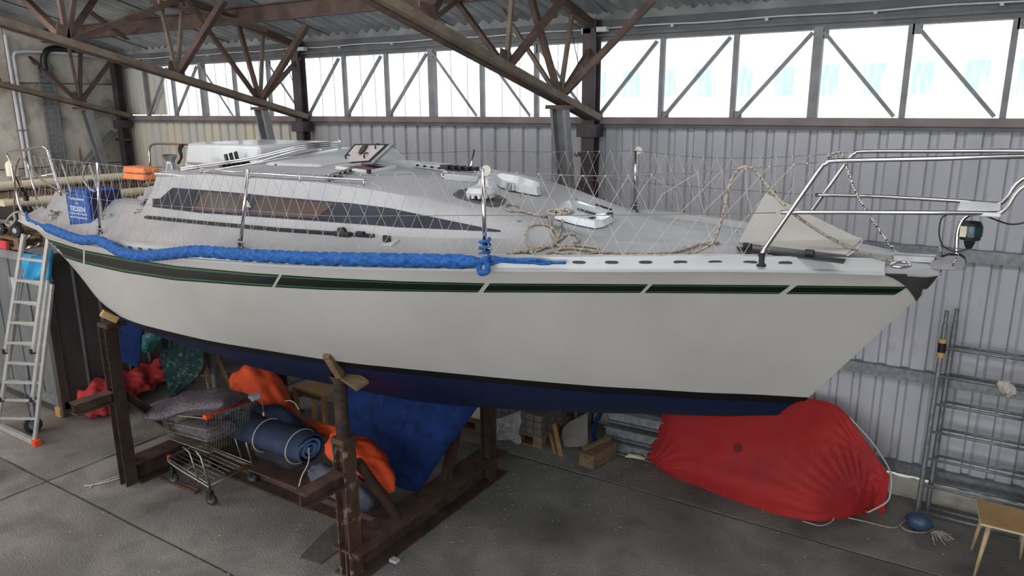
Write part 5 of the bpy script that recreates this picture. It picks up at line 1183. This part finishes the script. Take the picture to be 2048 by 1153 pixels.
# ================================================================ shed container at left with its load
sh = thing('metal_container', 'grey metal-clad container behind the ladder at the left', 'container', (-11.3, 5.4, .02))
part('body', MB().box(-13.0, -9.64, 4.4, 6.7, .14, 2.06), TIMB2, sh)
CF, CS = mat('container_front_grey', '63686a', '7d8183', 3, .5, .3, stretch=(1, 1, .3), c3='4d4d4c', s3=5, t3=.6), mat('container_side_shaded_grey', '453f3f', '544d4c', 3, .6, .2, stretch=(1, 1, .3))  # side colour made darker and browner, mostly for the shade on that face
for i in range(8):
    x = -13.0+i*.42; part('front_sheet', MB().box(x+.01, x+.41, 4.37, 4.4, .2, 2.0).box(x-.012, x+.012, 4.352, 4.4, .2, 2.0), CF, sh)
for i in range(8):
    y = 4.42+i*.285; part('side_sheet', MB().box(-9.64, -9.615, y+.008, y+.278, .2, 2.0), CS, sh); part('seam_ridge', MB().box(-9.63, -9.59, y-.012, y+.012, .2, 2.0), GREYP, sh)
part('base_rail', MB().box(-13.0, -9.6, 4.34, 4.42, .12, .26), GALV2, sh, bevel=.004); part('base_rail', MB().box(-9.66, -9.58, 4.36, 6.7, .1, .2), CS, sh)
part('top_rail', MB().box(-13.02, -9.58, 4.33, 4.42, 2.0, 2.1), GREYP, sh, bevel=.004); part('top_rail', MB().box(-9.66, -9.58, 4.33, 6.7, 2.0, 2.1), CS, sh, bevel=.004); part('roof', MB().box(-13.0, -9.6, 4.38, 6.7, 2.05, 2.1), GREYP, sh)
part('corner_post', MB().box(-9.68, -9.58, 4.33, 4.42, .0, 2.0), CS, sh); part('foot_block', MB().box(-9.74, -9.62, 4.3, 4.45, 0, .13), WOODP, sh, bevel=.006)
for x, y in ((-12.9, 4.4), (-12.9, 6.6), (-9.7, 6.6)): part('foot_block', MB().box(x-.06, x+.06, y-.06, y+.06, 0, .13), WOODP, sh)
part('sticker', MB().plate([P(17, 553, Y=4.36), P(28, 556, Y=4.36), P(27, 584, Y=4.36), P(22, 580, Y=4.36)], (0, -.004, 0)), WHITE, sh)
jw = thing('jockey_wheel', 'dark trailer jockey wheel behind the foot of the ladder', 'wheel', P(68, 862, Z=0)); q = P(66, 850, Z=.1)
part('tyre', MB().lathe([(.05, -.03), (.095, -.03), (.1, -.015), (.1, .015), (.095, .03), (.05, .03)], (q.x, q.y, .1), (1, -.3, 0), 24), DARKR, jw, 40)
part('rim', MB().lathe([(.05, -.034), (.05, .034)], (q.x, q.y, .1), (1, -.3, 0), 16), GALV2, jw); part('jack_tube', MB().tube([(q.x, q.y, .1), (q.x, q.y+.03, .22), (q.x, q.y+.04, .9)], .022, 10), GALV2, jw, 50)
part('jack_strap', MB().tube(cr([(q.x+.03, q.y-.03, .7), (q.x+.06, q.y-.05, .4), (q.x+.13, q.y-.06, .2), (q.x+.1, q.y-.05, .09), (q.x+.02, q.y-.04, .15)]), .008, 6), SLATE, jw, True)
pallet(-11.3, 4.42, 1.05, .8, 2.1, 'pale wooden pallet on top of the container at the left edge')
ot = thing('outboard_trolley', 'small trolley with two black wheels standing on the pallet beside the stern', 'trolley', (-10.6, 4.6, 2.245))
w1 = P(30, 461, Y=4.48)
for d in (0, -.42): part('wheel', MB().lathe([(.03, -.03), (.085, -.03), (.09, 0), (.085, .03), (.03, .03)], (w1.x+d, 4.5, 2.335), (.3, -1, 0), 22), DARKR, ot, 40)
for d in (0, -.42): part('hub', MB().lathe([(.035, -.033), (.035, .033)], (w1.x+d, 4.5, 2.335), (.3, -1, 0), 14), STEEL, ot)
part('axle', MB().tube([(w1.x-.5, 4.52, 2.34), (w1.x+.06, 4.52, 2.34)], .012, 8), STEEL, ot); part('frame', MB().beam((w1.x-.6, 4.5, 2.42), (w1.x+.08, 4.44, 2.45), .05, .05), STEEL, ot, bevel=.01)
part('engine_cover', MB().hexa(boxr(w1.x-.7, w1.x-.12, 4.55, 4.85, 2.38, 2.6, .05, .04)), BLACK, ot, bevel=.02)
solo('red_cushion', MB().hexa(boxr(-11.2, -10.35, 4.30+.13, 4.9, 2.105, 2.12)) if 0 else MB().box(-11.25, -10.45, 4.36, 4.41, 2.1, 2.2), REDC, 'red strip of cloth in front of the pallet at the left edge', 'cloth', bevel=.01)
for y, h in ((5.35, .45), (6.4, .45)):
    solo('timber_bearer', MB().box(-11.2, -10.7, y, y+.12, 2.1, 2.1+h), WOOD, ['wooden bearer on the container carrying the pale masts, nearer one', 'wooden bearer on the container carrying the pale masts, farther one'][int(y > 6)], 'bearer')
m1 = thing('mast', 'upper cream painted mast lying across behind the stern', 'mast', (-11, 5, 2.83)); part('spar', MB().ext([(.05*math.cos(a), .055*math.sin(a)) for a in [k*math.pi/8 for k in range(16)]], (-11.0, 4.1, 2.86), (-11.0, 7.7, 2.84)), CREAM, m1, 40)
part('mast_track', MB().beam((-10.95, 4.1, 2.79), (-10.95, 7.7, 2.77), .02, .02), BLACK, m1)
m2 = thing('mast', 'lower pale round mast behind the blue cushion bag', 'mast', (-10.9, 5, 2.55)); part('spar', MB().tube([(-10.92, 4.6, 2.62), (-10.92, 7.7, 2.6)], .065, 14), CREAM, m2, 50)
nm = MB()
for i in range(70): y = 4.7+i*.042; nm.tube([(-10.93, y, 2.68), (-10.95, y+.01, 2.81)], .008, 5)
nm.box(-10.98, -10.96, 4.6, 7.65, 2.69, 2.8); solo('rolled_screen', nm, mat('brown_slatted_screen', '6e5a50', '8a7466', 8, .8), 'brown slatted roll squeezed between the two pale masts', 'screen')
bp = thing('spreader_panel', 'beige panel with a dark round hole at the left edge above the pallet', 'panel', (-10.9, 4.9, 2.3)); pq = [P(x, y, Y=4.86) for x, y in ((-12, 382), (14, 381), (31, 440), (26, 460), (-12, 462))]
part('board', MB().plate(pq, (0, .03, 0)), CREAM if 0 else mat('beige_board', '8f8a7c', 'a29c8e', 4, .7), bp, bevel=.003); q = P(8, 428, Y=4.85); part('hole', MB().lathe([(.035, -.004), (.035, .004)], q, (0, -1, 0), 16), BLACK, bp)
# red cloth bundle at the container's foot
blob([(V((-9.28, 4.42, .16)), .1), (V((-9.27, 4.55, .2)), .2), (V((-9.3, 4.85, .24)), .22), (V((-9.36, 5.2, .26)), .17), (V((-9.4, 5.6, .28)), .15), (V((-9.42, 5.95, .24)), .06)], 'red_tarpaulin_bundle', REDC, 'bundled red cloth lying against the shaded side of the container', 'tarpaulin', .07, 9, fold=.08, n=48, k=12)
# ================================================================ ladder
ld = thing('ladder', 'three-section aluminium ladder leaning by the stern at the left edge', 'ladder', (-9.2, 3.69, 0))
def yz(z, o): return 3.69+.085*z+o
def solve(px, py, o):
    Y = 3.8
    for _ in range(12): Y = yz(P(px, py, Y=Y).z, o)
    return P(px, py, Y=Y)
secs = [((-12, 893), (44, 560), (68, 893), (104, 569), 0.05), ((4, 799), (34, 590), (65, 799), (95, 560), 0.025), ((11, 703), (47, 470), (66, 703), (92, 512), 0.0)]
for k, (a, b, c, d, o) in enumerate(secs):
    A, B, Cc, D = (solve(*q, o) for q in (a, b, c, d))
    top_z = max(B.z, D.z)
    Bx = A+(B-A)*((top_z-A.z)/(B.z-A.z)); Dx = Cc+(D-Cc)*((top_z-Cc.z)/(D.z-Cc.z))
    part('side_rail', MB().beam(A, Bx, .028, .06, up=(1, 0, 0)), ALU, ld, bevel=.003); part('side_rail', MB().beam(Cc, Dx, .028, .06, up=(1, 0, 0)), ALU, ld, bevel=.003)
    n = int((top_z-A.z)/.262)
    for i in range(12):
        z = .13+i*.262; t = (z-A.z)/(top_z-A.z)
        if .02 < t < .99: part('rung', MB().beam(A.lerp(Bx, t), Cc.lerp(Dx, t), .03, .03, up=(0, -1, 0)), ALU, ld, bevel=.003)
    if k:
        for q in (A, Cc): part('rubber_foot', MB().box(q.x-.02, q.x+.02, q.y-.035, q.y+.035, q.z-.03, q.z+.03), DARKR, ld, bevel=.005)
c = solve(68, 893, .05)
part('stabiliser_bar', MB().box(c.x-.95, c.x+.06, c.y-.03, c.y+.03, 0.005, .065), ALU, ld, bevel=.004); part('bar_end_cap', MB().box(c.x+.04, c.x+.12, c.y-.04, c.y+.04, 0, .075), REDPL, ld, bevel=.008)
bb = [P(49, 508, Y=4.05), P(91, 512, Y=4.05), P(88, 566, Y=4.05), P(44, 562, Y=4.05)]
mb = MB(); g = []
for i in range(17):
    u = i/16; r_ = []
    for j in range(13): v = j/12; p = bb[0].lerp(bb[1], u).lerp(bb[3].lerp(bb[2], u), v); r_.append(p+V((0, -.05*math.sin(math.pi*u)-.03*math.sin((u*1.3+v*.6)*9), 0)))
    g.append(r_)
h_ = [[p+V((0, .07, 0)) for p in r_] for r_ in g]
mb.grid(g); mb.grid(h_); mb.grid([g[0], h_[0]]); mb.grid([g[-1], h_[-1]]); mb.grid([[r_[0] for r_ in g], [r_[0] for r_ in h_]]); mb.grid([[r_[-1] for r_ in g], [r_[-1] for r_ in h_]])
solo('blue_plastic_bag', mb, SKYBL, 'sky blue plastic bag hanging behind the ladder rungs', 'bag', None, True)
bpq = thing('bilge_pump', 'sky blue tube with a collar and white rod hanging beside the ladder', 'pump', P(96, 640, Y=4.0)); a, b = P(101, 500, Y=3.98), P(96, 564, Y=3.98)
part('barrel', MB().tube([a, b], .028, 12), SKYBL, bpq, 50); part('collar', MB().lathe([(.03, -.015), (.055, 0), (.03, .02)], b, n=16), SKYBL, bpq, 40); part('rod', MB().tube([b, P(91, 592, Y=3.98)], .008, 8), CREAM, bpq, True)
q = P(88, 593, Y=3.97); part('tag', MB().beam(q+V((-.03, 0, -.04)), q+V((.03, 0, .03)), .006, .05), WHITE, bpq)
# ================================================================ loose things on the yacht
# thick blue fender rope
path = [(86, 452), (120, 466), (160, 480), (190, 480), (215, 489), (240, 504), (270, 511), (300, 512), (340, 508), (390, 503), (440, 506), (500, 511), (560, 514), (620, 517), (700, 519), (800, 521), (900, 523), (972, 525)]
pts = cr([side_pt(x, y, .065) for x, y in path], 7); fine_ = []
for a, b in zip(pts, pts[1:]):
    n = max(int((b-a).length/.012), 1); fine_ += [a.lerp(b, i/n) for i in range(n)]
mb = MB(); n = 16; rows_ = []; aa = None
for i, p in enumerate(fine_):
    t = (fine_[min(i+1, len(fine_)-1)]-fine_[max(i-1, 0)]).normalized()
    if aa is None: aa = t.cross(V((0, 0, 1))).normalized()
    aa = (aa-t*aa.dot(t)).normalized(); b = t.cross(aa); taper = min(1, .45+i*.04, .45+(len(fine_)-1-i)*.08)
    rows_.append([p+(aa*math.cos(w)+b*math.sin(w))*(.039+.009*max(math.sin(4*w+i*.55), math.sin(4*w-i*.55)))*taper for w in [2*math.pi*k/n for k in range(n)]])
mb.grid(rows_, cu=True); mb.add(rows_[0], [tuple(range(n))]); mb.add(rows_[-1], [tuple(range(n))])
br = thing('fender_rope', 'thick braided bright blue fender rope hanging along the starboard rail', 'rope', fine_[len(fine_)//2])
part('braid', mb, BLUER, br, True)
e = fine_[-1]; part('end_knot', MB().tube(cr([e, e+V((.03, -.01, .02)), e+V((.035, 0, -.05)), e+V((.0, -.03, -.06)), e+V((-.02, 0, .0)), e+V((.04, .01, .03))]), .018, 10), BLUER, br, True)
def sd(pl, off): return [side_pt(x, y, off) for x, y in pl]
part('lashing', MB().tube(cr(sd([(975, 520), (1000, 523), (1060, 526), (1132, 526)], .045)), .009, 8), BLUER, br, True)
part('lashing', MB().tube(cr(sd([(975, 512), (1010, 518), (1050, 523), (1080, 528), (1100, 527), (1070, 520), (1010, 522), (980, 530)], .05)), .009, 8), BLUER, br, True)
st = P(970, 506, Y=3.74)
part('lashing', MB().tube([st+V((.03*math.cos(a), .03*math.sin(a), -.03+.012*a/2)) for a in [k*.6 for k in range(34)]], .011, 8), BLUER, br, True)
s0 = fine_[0]; part('lashing', MB().tube(cr([s0, P(70, 445, Y=s0.y+.02), P(56, 438, Y=s0.y+.1), P(52, 425, Y=s0.y+.15), P(55, 440, Y=s0.y+.1), P(62, 442, Y=s0.y+.05), s0]), .014, 8), BLUER, br, True)
# signed blue bag
yb = 3.90; TL, TR, BR_, BL = (P(x, y, Y=yb) for x, y in ((137, 379), (181, 384), (175, 464), (131, 454)))
sb = thing('blue_cushion_bag', 'dark blue box-shaped bag with white lettering standing on the aft side deck', 'bag', BL)
x0, x1 = (TL.x+BL.x)/2, (TR.x+BR_.x)/2; z0 = min(BL.z, BR_.z)+.01; z1 = (TL.z+TR.z)/2
BLB = mat('dark_blue_canvas', '123f83', '1b4f9a', 3, .7, bump=.15); BLD = mat('navy_canvas', '0d1640', '141d4a', 3, .75)
part('body', MB().box(x0, x1, yb, yb+.34, z0, z1), BLB, sb, bevel=.015); part('side_panel', MB().box(x1-.002, x1+.012, yb+.02, yb+.34, z0+.01, z1-.01), BLD, sb, bevel=.004)
part('carry_strap', MB().tube(cr([(x0+.05, yb+.2, z1), (x0+.06, yb+.22, z1+.06), (x0+.2, yb+.24, z1+.06), (x0+.26, yb+.25, z1)]), .015, 8), BLD, sb, True)
LET = mat('white_lettering', 'c9d4e2', rough=.6)
wd, hh = x1-x0, z1-z0
for s, sz, he, v in (('Yachtpolster', .72, .065, .755), ('by', .12, .05, .655), ('TEDSEN', .68, .13, .465), ('Telefon 04371/56404', .8, .045, .385), ('www.bootspolster.de', .8, .045, .295)):
    txt('lettering', s, sz*wd, he*hh, (x0+wd*.5, yb-.002, z0+hh*v), (1, 0, 0), (0, 0, 1), LET, sb, bold=.012)
# orange lifejackets
for i in range(2):
    q = P(279, 380-i*9, Y=5.52)
    solo('life_jacket', MB().hexa(boxr(q.x-.2, q.x+.28, 5.42, 5.66, 2.955+i*.085, 3.035+i*.085, .02, .02)), mat('orange_foam', 'e07a45', 'ee8c55', 5, .7), ['lower orange buoyancy cushion on the far cockpit coaming', 'upper orange buoyancy cushion stacked on the far cockpit coaming'][i], 'cushion', 'orange cushions in the cockpit', bevel=.02)
solo('tiller', MB().tube([(-8.2, 4.95, 2.98), (-7.4, 4.95, 3.12)], .025, 10), WOOD, 'wooden tiller in the cockpit behind the blue bag', 'tiller', None, True)
# ropes
def rope(pts, r, mt, label, name='rope', k=7, n=7): return solo(name, MB().tube(cr(pts, k), r, n), mt, label, 'rope', None, True)
def dk(l, o=.012): return [q for q in (on(x, y, o) for x, y in l) if q]
rope(dk([(1092, 436), (1075, 434), (1047, 426), (1036, 416), (1021, 412), (1010, 416), (1013, 422), (1022, 425), (1046, 426), (1075, 433), (1095, 436), (1101, 448), (1103, 468), (1112, 486), (1105, 492), (1075, 500), (1040, 508), (1012, 512)]), .0085, ROPEM, 'flecked rope from the forehatch across the cabin side to the stanchion', 'mooring_rope')
rope(dk([(1060, 498), (1052, 478), (1057, 458), (1074, 451), (1098, 455), (1112, 468), (1114, 482), (1104, 491), (1080, 503), (1060, 508), (1090, 512), (1120, 500), (1145, 492), (1158, 484), (1152, 474), (1138, 471), (1124, 479), (1112, 490), (1120, 496), (1160, 495), (1195, 500), (1192, 508), (1165, 512), (1120, 510), (1112, 505), (1140, 500), (1190, 507), (1240, 511), (1310, 512), (1360, 506), (1400, 493), (1438, 488)]), .0085, ROPEM, 'flecked rope coiled in open loops on the side deck before the mid stanchion', 'mooring_rope')
hk = [P(1120+18*math.cos(a*1.3)-10*math.cos(a*.31), 424+5*math.sin(a*1.3), Y=4.28-.02*math.sin(a)) for a in [k*.7 for k in range(30)]]
rope(hk, .0085, ROPEM, 'hank of flecked rope lying at the aft edge of the forehatch', 'rope_hank', 4)
rope(dk([(1128, 424), (1124, 440), (1122, 460), (1116, 480), (1110, 492), (1100, 498), (1070, 500), (1050, 510)], .016), .0075, ROPEM, 'rope hanging down the cabin slope below the rope hank', 'mooring_rope')
rope([P(1318, 513, Y=4.12), P(1360, 512, Y=4.22), P(1395, 503, Y=4.32), P(1425, 485, Y=4.38), P(1440, 450, Y=4.4), P(1450, 410, Y=4.4), P(1460, 368, Y=4.42), P(1474, 342, Y=4.42), P(1490, 334, Y=4.43), P(1508, 340, Y=4.44), P(1540, 378, Y=4.45), P(1578, 420, Y=4.42), P(1640, 464, Y=4.5), P(1700, 496, Y=4.6), P(1745, 512, Y=4.68), P(1790, 526, Y=4.76)], .0095, ROPEM, 'stiff grey rope arching up over the foredeck and down to the bow fairlead', 'mooring_rope')
rope([P(1655, 316, Y=5.3), P(1668, 307, Y=5.3), P(1682, 306, Y=5.3), P(1690, 325, Y=5.25), P(1712, 385, Y=5.15), P(1745, 440, Y=5.05), P(1780, 490, Y=4.98), P(1795, 506, Y=4.95)], .0085, ROPEC, 'black and white chequered rope running from the pulpit rail down to the bow', 'rope')
rope([P(1702, 509, Y=4.95), P(1730, 514, Y=4.93), P(1770, 517, Y=4.93), P(1792, 517, Y=4.93), P(1780, 511, Y=4.95), P(1790, 508, Y=4.97), P(1796, 512, Y=4.96)], .011, ROPEC, 'chequered rope lying doubled on the bow behind the fairlead', 'rope')
rope([P(1300, 467, Y=5.35), P(1350, 474, Y=5.3), P(1410, 476, Y=5.25), P(1430, 468, Y=5.25), P(1450, 472, Y=5.22), P(1470, 466, Y=5.2), P(1480, 472, Y=5.2), P(1440, 478, Y=5.2), P(1420, 470, Y=5.25)], .011, ROPEC, 'chequered rope heaped beside the raised locker flap', 'rope')
rope([P(1185, 396, Y=4.98), P(1195, 392, Y=4.98), P(1210, 402, Y=4.98), P(1240, 412, Y=4.98), P(1215, 410, Y=4.95), P(1200, 402, Y=4.95)] if 0 else [P(1100, 395, Y=5.1), P(1112, 400, Y=5.1), P(1130, 409, Y=5.0), P(1122, 398, Y=5.1), P(1108, 394, Y=5.1)], .01, ROPEC, 'small bight of chequered rope behind the forehatch', 'rope')
spp = [P(1205, 432, Y=5.75), P(1410, 474, Y=5.35)]
solo('spinnaker_pole', MB().tube(spp, .022, 12), STEEL, 'grey aluminium pole lying along the far side deck by the bow net', 'pole', None, 50)
sp2 = V((-2.7, 5.8, 3.0))
blob([(V((-3.9, 5.75, 3.0)), .04), (V((-3.6, 5.72, 3.08)), .1), (V((-3.1, 5.72, 3.06)), .11), (V((-2.8, 5.68, 3.02)), .04)], 'black_bag', mat('black_bag_fabric', '141316', '221f22', 8, .8, bump=.3), 'black bag lying on the far side deck behind the locker lid', 'bag', .02, 9)
rope([P(28, 432, Y=4.0), P(29, 395, Y=3.95), P(30, 345, Y=3.95), P(37, 320, Y=3.95), P(46, 317, Y=3.95), P(56, 328, Y=3.93), P(75, 352, Y=3.9), P(105, 374, Y=3.88), P(138, 388, Y=3.86)], .01, mat('brown_flecked_rope', '5e4c42', '8a7c70', 60, .85), 'brown rope looped up over the stern rail', 'mooring_rope')
rope([P(26, 428, Y=3.98), P(16, 438, Y=3.96), P(12, 448, Y=3.96), P(20, 452, Y=3.95), P(30, 440, Y=3.95), P(28, 428, Y=3.98), P(38, 424, Y=4.0), P(52, 430, Y=4.02)], .012, ROPEM, 'grey rope end bundled round the quarter of the transom', 'mooring_rope')
for (pl_, lb) in (([(124, 330), (132, 352), (138, 372), (142, 385)], 'grey rope hank hung on the lifeline left of the aft stanchion'), ([(170, 332), (166, 345), (168, 362), (180, 378), (190, 383)], 'grey cord looped from the lifeline over the blue bag'), ([(178, 330), (186, 350), (192, 372), (200, 400), (205, 440)], 'grey line hanging from the lifeline beside the aft stanchion')):
    rope([P(x, y, Y=3.84) for x, y in pl_], .009, ROPEM, lb, 'hanging_line')
hq = [P(365, 289, Y=5.70), P(361, 300, Y=5.68), P(364, 315, Y=5.68), P(358, 327, Y=5.68)]
hb2 = MB()
for d in (-.03, -.01, .015, .035): hb2.tube(cr([p+V((d*(1-.4*i), -.01, .0)) for i, p in enumerate(hq)]), .014, 7)
solo('rope_hank', hb2, mat('black_flecked_rope', '141315', '3c393b', 50, .85, lo=.5, hi=.7), 'black rope hank hanging on the far stern rail', 'rope', None, True)
